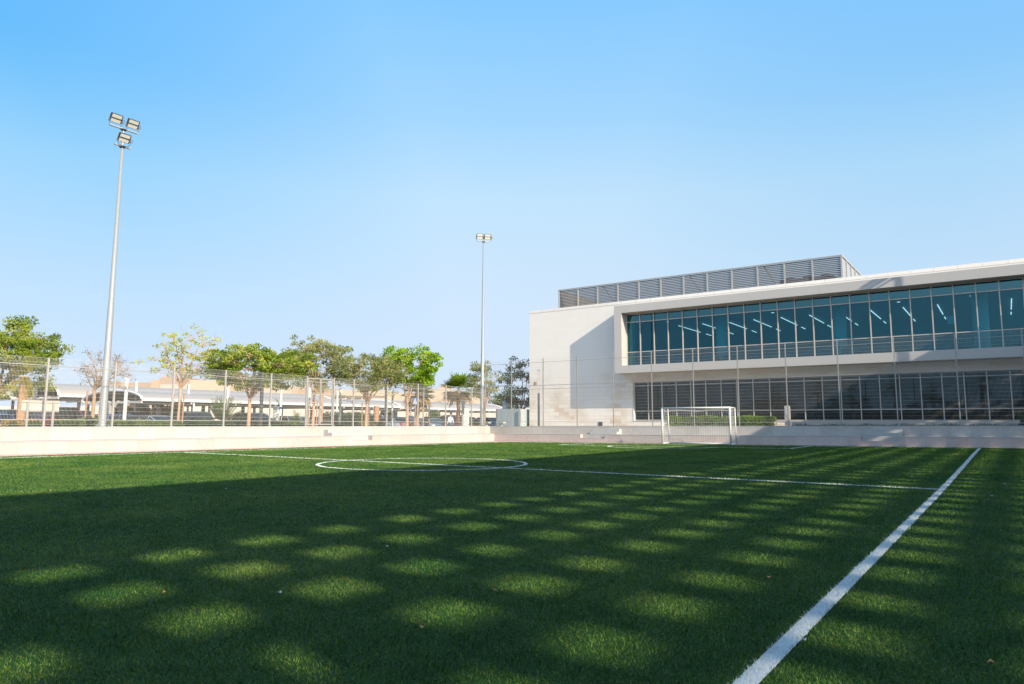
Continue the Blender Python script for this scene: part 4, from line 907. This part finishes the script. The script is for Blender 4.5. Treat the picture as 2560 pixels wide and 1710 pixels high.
# ------------------------------------------------------------------ signs and cabinets
x, y = at(98, 33.6); sb = empty('notice_board', (x, y, .96), 'blank cream board on two steel posts behind the left fence, seen from the back', 'sign board')
ty = Vector((0, 1, 0)); Y_ = lambda px, X: -X/math.tan(YAW-math.atan((px-1280)/1752))
XBD = -33.75; ya, yb = Y_(50, XBD)*1.0, Y_(145, XBD); dp = lambda yy: Vector((XBD, yy, 0)).dot(fh)
b = MB(); b.box((XBD, ya, zat(98, 1031, 31)), (XBD+.04, yb, zat(98, 1003, 31))); b.build('panel', M['board'], sb)
b = MB()
for z_ in (1.62, 1.98): b.box((XBD+.041, ya, z_), (XBD+.07, yb, z_+.03))
b.build('rail', M['galv'], sb)
for px_ in (64.5, 129): yq = Y_(px_, XBD); b = MB(); b.box((XBD+.071, yq-.04, .96), (XBD+.13, yq+.04, 2.03)); b.build('post', M['galv'], sb)
def label_lines(mb, c, ax, w_, z0_, rows, gap, h, rl_):
    for i in range(rows):
        q = Vector(c)+ax*(-w_/2); L = w_*rl_.uniform(.5, 1); z_ = z0_-gap*i
        mb.prism([q+Vector((0, 0, z_)), q+ax*L+Vector((0, 0, z_)), q+ax*L+Vector((0, 0, z_+h)), q+Vector((0, 0, z_+h))], -fh*.002, -fh*.006)
# white totem
x, y = at(1167.5, 53); tt = empty('totem_sign', (x, y, .3), 'narrow white totem sign with small grey text lines near the far fence corner', 'sign')
b = MB(); c = Vector((x, y, 0)); w2 = .195; b.prism([c-r0*w2+Vector((0, 0, .3)), c+r0*w2+Vector((0, 0, .3)), c+r0*w2+Vector((0, 0, zat(1167, 1022, 53))), c-r0*w2+Vector((0, 0, zat(1167, 1021, 53)))], fh*0, fh*.16); b.build('body', M['signw'], tt)
b = MB(); label_lines(b, (x, y, 0), r0, .2, 2.05, 3, .09, .022, rl); label_lines(b, (x, y, 0), r0, .2, 1.7, 2, .09, .022, rl); label_lines(b, (x, y, 0), r0, .2, 1.45, 3, .08, .022, rl); b.build('text_lines', M['signg'], tt)
# grey-white pylon with blue flag
x, y = at(689.5, 47.5); tt = empty('totem_sign', (x, y, .3), 'pale grey totem with a small dark blue sign plate on its right', 'sign')
b = MB(); c = Vector((x, y, 0)); w2 = .2; b.prism([c-r0*w2+Vector((0, 0, .3)), c+r0*w2+Vector((0, 0, .3)), c+r0*w2+Vector((0, 0, zat(689, 1016, 47.5))), c-r0*w2+Vector((0, 0, zat(689, 1014, 47.5)))], fh*0, fh*.18); b.build('body', M['signw'], tt)
b = MB(); q = c+r0*.30; b.prism([q-r0*.1+Vector((0, 0, 2.08)), q+r0*.14+Vector((0, 0, 2.08)), q+r0*.14+Vector((0, 0, 2.25)), q-r0*.1+Vector((0, 0, 2.25))], fh*0, fh*.04); b.build('plate', M['signb'], tt)
b = MB(); label_lines(b, (q.x, q.y, 0), r0, .17, 2.19, 2, .07, .018, rl); b.build('text_lines', M['signw'], tt)
# pylon 02
x, y = at(1261.5, 72); tt = empty('number_pylon', (x, y, .3), 'tall white pylon with slanted top and the number 02', 'sign')
b = MB(); c = Vector((x, y, 0)); w2 = .21; zz = lambda py: zat(1262, py, 72)
b.prism([c-r0*w2+Vector((0, 0, .3)), c+r0*w2*.95+Vector((0, 0, .3)), c+r0*w2*.95+Vector((0, 0, zz(996))), c-r0*w2+Vector((0, 0, zz(999.5)))], fh*0, fh*.25); b.build('body', M['signw'], tt)
b = MB(); b.prism([c+r0*w2*.96+Vector((0, 0, .3)), c+r0*w2*1.75+Vector((0, 0, .3)), c+r0*w2*1.75+Vector((0, 0, zz(995))), c+r0*w2*.96+Vector((0, 0, zz(996)))], fh*.05, fh*.22); b.build('side_panel', M['util'], tt)
def text(s_, size, loc, ax, m, parent, ext=.01):
    cu = bpy.data.curves.new('t', 'FONT'); cu.body = s_; cu.size = size; cu.extrude = ext; cu.align_x = 'CENTER'; cu.align_y = 'CENTER'
    o = bpy.data.objects.new('t', cu); C.objects.link(o); dg = bpy.context.evaluated_depsgraph_get(); me = bpy.data.meshes.new_from_object(o.evaluated_get(dg))
    bpy.data.objects.remove(o); zz_ = Vector((0, 0, 1)); ax = Vector(ax).normalized(); nn = ax.cross(zz_)
    off = Vector((0, 0, 0)); p = parent
    while p is not None: off += p.location; p = p.parent
    for v in me.vertices: v.co = Vector(loc)-off+ax*v.co.x+zz_*v.co.y+nn*v.co.z
    me.materials.clear(); me.materials.append(m); o = bpy.data.objects.new('lettering', me); C.objects.link(o); o.parent = parent; return o
text('02', .36, (c-fh*.012)+Vector((0, 0, zz(1010))), r0, M['signg'], tt)
# crossing signs
def crossing(px, depth, pyt, pyb, w_, label):
    x, y = at(px, depth); rt = empty('crossing_sign', (x, y, .3), label, 'road sign', 'blue pedestrian crossing signs'); c = Vector((x, y, 0)); z1_, z0_ = zat(px, pyt, depth), zat(px, pyb, depth)
    b = MB(); n = 10; h = z1_-z0_; pl = [c-r0*w_+Vector((0, 0, z0_)), c+r0*w_+Vector((0, 0, z0_))]+[c+r0*w_*math.cos(math.pi*i/n)+Vector((0, 0, z1_-w_*.8+w_*.8*math.sin(math.pi*i/n))) for i in range(n+1)]
    b.prism(pl, fh*0, fh*.03); b.build('plate', M['signb'], rt)
    b = MB(); b.prism([c-r0*w_*.78+Vector((0, 0, z0_+h*.12)), c+r0*w_*.78+Vector((0, 0, z0_+h*.12)), c+Vector((0, 0, z0_+h*.85))], -fh*.006, -fh*.001); b.build('triangle', M['signw'], rt)
    b = MB(); k = -fh*.008
    b.prism([c+k-r0*.02+Vector((0, 0, z0_+h*.38)), c+k+r0*.03+Vector((0, 0, z0_+h*.38)), c+k+r0*.02+Vector((0, 0, z0_+h*.58)), c+k-r0*.02+Vector((0, 0, z0_+h*.58))], -fh*.004, fh*0)
    b.prism([c+k-r0*.07+Vector((0, 0, z0_+h*.18)), c+k-r0*.04+Vector((0, 0, z0_+h*.18)), c+k+r0*.02+Vector((0, 0, z0_+h*.38)), c+k-r0*.01+Vector((0, 0, z0_+h*.38))], -fh*.004, fh*0)
    b.prism([c+k+r0*.05+Vector((0, 0, z0_+h*.18)), c+k+r0*.08+Vector((0, 0, z0_+h*.18)), c+k+r0*.03+Vector((0, 0, z0_+h*.38)), c+k+r0*.0+Vector((0, 0, z0_+h*.38))], -fh*.004, fh*0)
    b.build('walking_figure', M['dark'], rt)
    b = MB(); b.tube([c+fh*.06+Vector((0, 0, .3)), c+fh*.06+Vector((0, 0, z1_-.05))], .03, 8); b.build('pole', M['galv'], rt)
crossing(1037.5, 54, 994, 1011.5, .18, 'upper blue crossing sign with white triangle, in front of the dusty fan palm')
crossing(1025, 66, 1011, 1026, .15, 'lower blue crossing sign partly behind the bright tree trunk')
# grey cabinet and concrete benches near the building corner
xa, ya = at(1270, 47.2); b = MB(); cab = empty('utility_cabinet', (xa, ya, .96), 'blue-grey metal screen cabinet left of the building corner', 'cabinet')
b = MB()
for i in range(4):
    p = Vector((-34.6+.62*i, 46.6, 0)); b.box((p.x+.01, p.y, .98), (p.x+.61, p.y+.06, 2.36))
b.build('panel', M['util'], cab)
b = MB(); b.box((-34.6, 46.66, .96), (-32.1, 48.6, 2.34)); b.build('body', M['util'], cab)
b = MB(); b.box((-32.05, 46.4, .96), (-32.0, 46.5, 2.36)); b.tube([(-32.0, 46.45, 2.34), (-31.85, 46.45, .98)], .02, 5); b.build('brace', M['galv'], cab)
for xx, lab in ((-34.2, 'left low concrete block under the grey cabinet'), (-32.75, 'right low concrete block under the grey cabinet')):
    b = MB(); b.box((xx-.35, 44.6, 1.18), (xx+.35, 45.0, 1.30)); b.box((xx-.1, 44.7, .96), (xx+.1, 44.9, 1.18)); tag(b.build('concrete_seat', M['conc']), lab, 'concrete block', 'concrete blocks by the corner')
# bollard light, intercom pillar
bl = empty('light_column', (-29.3, 45, .98), 'slim grey light column with open twin-rod top, before the blank wall', 'light column')
b = MB(); b.box((-29.38, 44.95, .98), (-29.22, 45.05, 3.5)); b.build('shaft', M['lou'], bl)
b = MB(); b.tube([(-29.37, 45, 3.5), (-29.37, 45, 5.25)], .02, 6); b.tube([(-29.23, 45, 3.5), (-29.23, 45, 5.25)], .02, 6); b.box((-29.4, 44.96, 5.25), (-29.2, 45.04, 5.32)); b.build('rods', M['galv'], bl)
ip = empty('control_pillar', (-10.72, 43.75, 1.1), 'rounded beige control pillar with a pale panel behind the tall fence', 'control pillar')
b = MB(); n = 10; b.prism([(-10.875, 43.65, 1.12), (-10.575, 43.65, 1.12)]+[(-10.725+.15*math.cos(math.pi*i/n), 43.65, 2.25+.07*math.sin(math.pi*i/n)) for i in range(n+1)], (0, 0, 0), (0, .2, 0)); b.build('body', M['board'], ip)
b = MB(); b.box((-10.80, 43.63, 1.75), (-10.65, 43.649, 2.22)); b.build('panel', M['signw'], ip)

# ------------------------------------------------------------------ cars
def car(px, depth, col, label, kind='sedan', rz=0.0, metal=.3, zg=.3):
    x, y = at(px, depth); nm = {'sedan': 'sedan_car', 'suv': 'suv_car', 'hatch': 'hatchback_car'}[kind]
    rt = empty(nm, (x, y, zg), label, 'car', 'cars parked in the car park', rz)
    m = mat('car_paint', col, .22, .03, 4, metal=metal, spec=.6)
    L, W_, Hh, gc = {'sedan': (4.6, 1.8, 1.42, .2), 'suv': (4.7, 1.9, 1.75, .22), 'hatch': (4.0, 1.75, 1.5, .2)}[kind]
    # side profile stations: x, z low, z belt(body top), half width factor
    hood = .62*Hh; belt = .66*Hh
    if kind == 'sedan': st = [(-.5, .48, .58, .80), (-.47, .24, .60*Hh, .93), (-.34, .2, .66*Hh, .99), (0, .2, .65*Hh, 1), (.24, .2, .63*Hh, .99), (.42, .22, .56*Hh, .93), (.49, .3, .46*Hh, .80), (.505, .42, .44*Hh, .72)]
    else: st = [(-.5, .5, .62*Hh, .84), (-.485, .26, .64*Hh, .95), (-.34, .24, .65*Hh, 1), (0, .24, .64*Hh, 1), (.22, .24, .62*Hh, .99), (.41, .26, .57*Hh, .94), (.485, .34, .50*Hh, .84), (.505, .45, .46*Hh, .74)]
    b = MB(); ring = []
    for (sx, zl_, zh_, wf) in st:
        hw = W_/2*wf; zm = (zl_+zh_)/2
        ring.append([(sx*L, -hw*.92, zl_), (sx*L, -hw, zl_+.12), (sx*L, -hw, zm+.05), (sx*L, -hw*.93, zh_-.03), (sx*L, -hw*.7, zh_), (sx*L, hw*.7, zh_), (sx*L, hw*.93, zh_-.03), (sx*L, hw, zm+.05), (sx*L, hw, zl_+.12), (sx*L, hw*.92, zl_)])
    k = len(ring[0]); vs = [p for r_ in ring for p in r_]; fs = [(i*k+j, i*k+(j+1) % k, (i+1)*k+(j+1) % k, (i+1)*k+j) for i in range(len(ring)-1) for j in range(k)]
    fs += [tuple(range(k)), tuple((len(ring)-1)*k+j for j in range(k))[::-1]]; b.add(vs, fs)
    b.build('body', m, rt, world=False, smooth=True)
    # greenhouse
    g = {'sedan': [(-.40, .64), (-.26, 1), (.02, 1), (.22, .62)], 'suv': [(-.49, .62), (-.44, 1), (.06, 1), (.23, .62)], 'hatch': [(-.48, .64), (-.38, 1), (.04, 1), (.25, .62)]}[kind]
    def gring(sx, zf, wf): hw = W_/2*wf; return [(sx*L, -hw, zf), (sx*L, hw, zf)]
    zt_ = Hh; zb_ = .63*Hh
    pr = [(g[0][0]*L, zb_), (g[1][0]*L, zt_-.05), ((g[1][0]*.5+g[2][0]*.5)*L, zt_-.02), (g[2][0]*L, zt_-.06), (g[3][0]*L, zb_)]
    b = MB(); vs = []
    for (sx, zz_) in pr:
        hw = W_/2*(.90 if zz_ < zt_-.2 else .74); vs += [(sx, -hw, zz_), (sx, hw, zz_)]
    n = len(pr); b.add(vs, [(2*i, 2*i+2, 2*i+3, 2*i+1) for i in range(n-1)]+[tuple(2*i for i in range(n))[::-1], tuple(2*i+1 for i in range(n))]); b.build('windows', M['carglass'], rt, world=False)
    b = MB(); xa, xb = g[1][0]*L-.05, g[2][0]*L+.05; hw = W_/2*.76
    b.add([(xa, -hw, zt_-.05), (xb, -hw, zt_-.07), (xb, hw, zt_-.07), (xa, hw, zt_-.05), (xa+.15, -hw*.85, zt_), (xb-.2, -hw*.85, zt_-.01), (xb-.2, hw*.85, zt_-.01), (xa+.15, hw*.85, zt_)], [(0, 1, 5, 4), (1, 2, 6, 5), (2, 3, 7, 6), (3, 0, 4, 7), (4, 5, 6, 7), (3, 2, 1, 0)])
    for s in (-1, 1):
        for (xa_, za_), (xb_, zb2) in (((pr[0][0], pr[0][1]), (pr[1][0], pr[1][1])), ((pr[3][0], pr[3][1]), (pr[4][0], pr[4][1]))): b.tube([(xa_, s*W_/2*.91, za_), (xb_, s*W_/2*.755, zb2)], .035, 5)
        b.tube([((g[1][0]+.2)*L, s*W_/2*.91, zb_), ((g[1][0]+.2)*L, s*W_/2*.755, zt_-.04)], .035, 5)
    b.build('roof', m, rt, world=False)
    for sx in (-.31, .32):
        for s in (-1, 1):
            b = MB(); r_ = .33 if kind != 'suv' else .37; b.tube([(sx*L, s*(W_/2-.2), r_), (sx*L, s*(W_/2+.005), r_)], r_, 18); wh = b.build('wheel', M['tyre'], rt, world=False)
            b = MB(); b.tube([(sx*L, s*(W_/2+.006), r_), (sx*L, s*(W_/2+.02), r_)], r_*.62, 14); b.build('rim', M['rim'], wh, world=False)
    for s in (-1, 1):
        b = MB(); b.box((.455*L, s*W_*.31-.17, .50*Hh-.13), (.497*L, s*W_*.31+.17, .50*Hh)); b.build('headlight', M['head'], rt, world=False)
        b = MB(); b.box((-.502*L, s*W_*.36-.14, .55*Hh-.06), (-.47*L, s*W_*.36+.14, .55*Hh+.1)); b.build('tail_light', M['tail'], rt, world=False)
    b = MB(); b.box((.49*L, -.26, .34), (.512*L, .26, .46)); b.build('number_plate', M['signw'], rt, world=False)
    for s in (-1, 1): b = MB(); b.box((.17*L, s*W_/2*.95 if s > 0 else -W_/2*.95-.14, .66*Hh), (.17*L+.12, (W_/2*.95+.14) if s > 0 else -W_/2*.95, .66*Hh+.12)); b.build('wing_mirror', m, rt, world=False)
    return rt
PI = math.pi
cars = [(-8, 47, (.25, .30, .33), 'silver-grey sedan cut by the left edge of the frame', 'sedan', 0),
        (12, 56, (.02, .06, .12), 'dark blue sedan behind the fence at the far left', 'sedan', 0),
        (42, 50, (.02, .045, .07), 'dark teal SUV left of the thick palm trunk', 'suv', 0),
        (86, 54, (.012, .016, .025), 'black SUV seen under the white board', 'suv', 0),
        (124, 42.5, (.14, .01, .035), 'maroon SUV right of the white board, tail lamp lit by sun', 'suv', PI),
        (172, 55, (.05, .012, .018), 'dark red-black SUV behind the maroon one', 'suv', PI),
        (231, 56, (.02, .02, .022), 'black hatchback behind the nearly bare tree', 'hatch', 0),
        (284, 56, (.05, .12, .25), 'blue and white hatchback right of the left mast', 'hatch', PI),
        (344, 60, (.012, .012, .014), 'large black SUV behind the tallest white column', 'suv', 0),
        (318, 54, (.03, .05, .09), 'navy sedan in front of the large black SUV', 'sedan', PI),
        (398, 56, (.28, .33, .40), 'silver-blue sedan left of the yellow-green tree', 'sedan', 0),
        (432, 64, (.014, .016, .02), 'black sedan half behind the yellow-green trunk', 'sedan', 0),
        (494, 56, (.012, .02, .024), 'black SUV left of the low spreading palm', 'suv', 0),
        (640, 62, (.012, .03, .04), 'dark teal SUV behind the dark lamp post', 'suv', 0),
        (708, 66, (.32, .30, .30), 'grey car with red lamps right of the pale totem', 'hatch', PI),
        (746, 66, (.5, .48, .44), 'cream rounded hatchback with arched roof left of the gate', 'hatch', 0),
        (815, 62, (.015, .015, .018), 'black car behind the right leaf of the gate', 'sedan', 0),
        (898, 78, (.05, .04, .035), 'dark brown SUV left of the pale olive trunk', 'suv', 0),
        (934, 70, (.42, .42, .43), 'silver SUV behind the pale olive trunk', 'suv', 0),
        (972, 63, (.30, .32, .35), 'grey sedan in front of the slender white column', 'sedan', PI),
        (1010, 72, (.10, .18, .22), 'blue-grey car left of the person in the navy shirt', 'hatch', 0),
        (1052, 70, (.30, .29, .28), 'grey car between the two people in dark shirts', 'sedan', 0),
        (1084, 74, (.12, .16, .24), 'blue sedan right of the person in black', 'sedan', 0),
        (1120, 76, (.62, .60, .55), 'white SUV left of the person in white', 'suv', PI),
        (1146, 70, (.42, .03, .02), 'red car behind the fan palm trunk', 'hatch', PI),
        (1183, 80, (.12, .10, .10), 'dark brown sedan right of the white totem', 'sedan', 0),
        (1207, 66, (.33, .31, .30), 'grey sedan behind the corner mast', 'sedan', PI),
        (1232, 74, (.02, .16, .27), 'bright blue hatchback with white trim left of the 02 pylon', 'hatch', 0),
        (1262, 66, (.03, .20, .30), 'turquoise hatchback at the foot of the 02 pylon', 'hatch', PI)]
for px_, d_, col, lab, kd, rz_ in cars: car(px_, d_, col, lab, kd, rz_)

# ------------------------------------------------------------------ people
def skinned(name, chains, m, parent, sub=1):
    "one continuous surface grown over a joint skeleton; chains = {joint:(pos, radius)}, edges"
    J, E_ = chains; names = list(J); me = bpy.data.meshes.new(name)
    me.from_pydata([J[k][0] for k in names], [(names.index(a), names.index(b_)) for a, b_ in E_], []); o = bpy.data.objects.new(name, me); C.objects.link(o)
    md = o.modifiers.new('s', 'SKIN'); md.use_smooth_shade = True
    for i, k in enumerate(names): v = me.skin_vertices[0].data[i]; r_ = J[k][1]; v.radius = r_ if isinstance(r_, tuple) else (r_, r_); v.use_root = (i == 0)
    s_ = o.modifiers.new('d', 'SUBSURF'); s_.levels = s_.render_levels = sub
    dg = bpy.context.evaluated_depsgraph_get(); m2 = bpy.data.meshes.new_from_object(o.evaluated_get(dg)); bpy.data.objects.remove(o)
    m2.materials.clear(); m2.materials.append(m); m2.polygons.foreach_set('use_smooth', [True]*len(m2.polygons)); o = bpy.data.objects.new(name, m2); C.objects.link(o); o.parent = parent; return o
def person(px, depth, pyt, label, shirt, trousers, face, long_sleeve=False, stride=.12):
    "face = heading angle the person looks at"
    x, y = at(px, depth); zt_ = zat(px, pyt, depth); h = 1.74; zg = zt_-h
    rt = empty('person', (x, y, zg), label, 'person', None, face); zg_ = 0
    J = {'pelvis': ((0, 0, .94), (.15, .11)), 'chest': ((0, .01, 1.28), (.175, .12)), 'neck': ((0, 0, 1.47), .055), 'head': ((0, -.015, 1.60), (.078, .095)), 'crown': ((0, -.005, 1.70), (.06, .075)),
         'shl': ((.17, 0, 1.40), .062), 'ell': ((.25, .02, 1.13), .043), 'wrl': ((.27, -.05, .88), .028), 'hal': ((.27, -.08, .80), (.02, .042)),
         'shr': ((-.17, 0, 1.40), .062), 'elr': ((-.25, .04, 1.13), .043), 'wrr': ((-.26, .02, .88), .028), 'har': ((-.26, .01, .80), (.02, .042)),
         'hil': ((.09, 0, .88), .10), 'knl': ((.10, -stride, .49), .062), 'anl': ((.10, -stride*.6, .09), .042), 'tol': ((.11, -stride-.14, .04), .038),
         'hir': ((-.09, 0, .88), .10), 'knr': ((-.10, stride*.3, .49), .062), 'anr': ((-.10, stride+.05, .10), .042), 'tor': ((-.11, stride-.12, .04), .038)}
    E_ = [('pelvis', 'chest'), ('chest', 'neck'), ('neck', 'head'), ('head', 'crown'), ('chest', 'shl'), ('shl', 'ell'), ('ell', 'wrl'), ('wrl', 'hal'), ('chest', 'shr'), ('shr', 'elr'), ('elr', 'wrr'), ('wrr', 'har'),
          ('pelvis', 'hil'), ('hil', 'knl'), ('knl', 'anl'), ('anl', 'tol'), ('pelvis', 'hir'), ('hir', 'knr'), ('knr', 'anr'), ('anr', 'tor')]
    skinned('body', (J, E_), M['skin'], rt)
    g = 1.16; G = lambda k, f=g: (J[k][0], tuple(q*f for q in J[k][1]) if isinstance(J[k][1], tuple) else J[k][1]*f)
    mid = lambda a, b_, t: tuple(np.array(J[a][0])*(1-t)+np.array(J[b_][0])*t)
    tj = {'chest': G('chest', 1.12), 'waist': ((0, 0, .93), (.18, .135)), 'col': ((0, 0, 1.43), .085), 'shl': G('shl', 1.2), 'sl': (J['wrl'][0] if long_sleeve else mid('shl', 'ell', .75), .052 if not long_sleeve else .04), 'shr': G('shr', 1.2), 'sr': (J['wrr'][0] if long_sleeve else mid('shr', 'elr', .75), .052 if not long_sleeve else .04)}
    te = [('chest', 'waist'), ('chest', 'col'), ('chest', 'shl'), ('shl', 'sl'), ('chest', 'shr'), ('shr', 'sr')]
    if long_sleeve:
        tj['el1'] = G('ell', 1.25); tj['er1'] = G('elr', 1.25); te = te[:3]+[('shl', 'el1'), ('el1', 'sl'), ('chest', 'shr'), ('shr', 'er1'), ('er1', 'sr')]
    skinned('shirt', (tj, te), shirt, rt)
    skinned('trousers', ({'pelvis': ((0, 0, .93), (.165, .13)), 'hil': G('hil'), 'knl': G('knl', 1.25), 'anl': G('anl', 1.35), 'hir': G('hir'), 'knr': G('knr', 1.25), 'anr': G('anr', 1.35)}, [('pelvis', 'hil'), ('hil', 'knl'), ('knl', 'anl'), ('pelvis', 'hir'), ('hir', 'knr'), ('knr', 'anr')]), trousers, rt)
    skinned('hair', ({'a': ((0, .03, 1.64), (.082, .085)), 'b': ((0, .012, 1.715), (.075, .085))}, [('a', 'b')]), M['hair'], rt)
    return rt
navy = mat('navy_cloth', (.02, .045, .09), .85, .1, 20); blk = mat('black_cloth', (.018, .018, .02), .85, .1, 20); wht = mat('white_cloth', (.62, .66, .70), .85, .05, 20); teal = mat('blue_cloth', (.03, .16, .26), .85, .1, 20); brn = mat('brown_cloth', (.09, .065, .045), .85, .1, 20)
vd = lambda px: YAW-math.atan((px-1280)/1752)     # turning a figure so that its back is to the viewer
person(1027, 54, 1030, 'person in a navy short-sleeved shirt seen from behind at the blue crossing sign', navy, brn, vd(1027)+PI+.1)
person(1067, 57, 1033, 'person in a black shirt walking behind the fence post', blk, blk, vd(1067)+PI-.5)
person(1127, 58, 1034, 'person in a loose white top and blue trousers left of the white totem', wht, teal, vd(1127)+PI+.6, True)
person(819, 64, 1027, 'person in black seen through the right leaf of the mesh gate', blk, blk, vd(819)+PI/2, True)

# ------------------------------------------------------------------ fallen leaves and scraps on the turf
M['dry'] = mat('dry_leaf', (.50, .24, .10), .8, .3, 30); M['pale'] = mat('pale_scrap', (.60, .55, .45), .8, .2, 30)
rl2 = random.Random(5)
def gpt(px, py):
    v = fw*F+rr*(px-1280)+uu*(855-py); t = -CH/v.z; return v.x*t, v.y*t
scr = [(1237, 1488, 1, 'orange dry leaf on a sunlit patch left of centre'), (1055, 1582, 1, 'small orange leaf low in the frame, on the shaded turf'), (1922, 1453, 1, 'orange leaf left of the white touchline'), (2011, 1614, 0, 'pale scrap beside the near end of the touchline'), (2478, 1672, 1, 'brown leaf in the bottom right corner'), (698, 1493, 0, 'white scrap between two sun patches at left'), (967, 1375, 0, 'tiny white scrap near the upper sun patches'), (565, 1226, 0, 'white scrap just inside the long shadow edge'), (125, 1231, 1, 'small leaf on the sunlit turf at far left'), (1710, 1240, 0, 'white scrap right of the halfway line'), (2280, 1198, 0, 'white scrap near the right touchline, far half'), (2512, 1216, 0, 'white scrap beyond the right touchline'), (2480, 1245, 0, 'pale scrap beyond the touchline, nearer than its neighbours'), (410, 1493, 1, 'tiny brown leaf on the turf at left')]
for px_, py_, k, lab in scr:
    x, y = gpt(px_, py_); z = float(gh(x, y))+.03; s = .012+.003*rl2.random()*(1+.1*y); s *= (1+.06*max(0, y-5)); a = rl2.uniform(0, 6.28); b = MB(); pts = []
    for i in range(8):
        t = 2*math.pi*i/8; rr_ = s*(1 if i % 2 else .72)*(1.5 if i in (0, 4) else 1); pts.append((x+rr_*math.cos(t+a), y+rr_*math.sin(t+a), z+.006*math.sin(2*t)+.004))
    b.prism(pts, (0, 0, 0), (0, 0, .003)); tag(b.build('fallen_leaf' if k else 'paper_scrap', M['dry'] if k else M['pale']), lab, 'leaf' if k else 'scrap', 'litter on the turf')
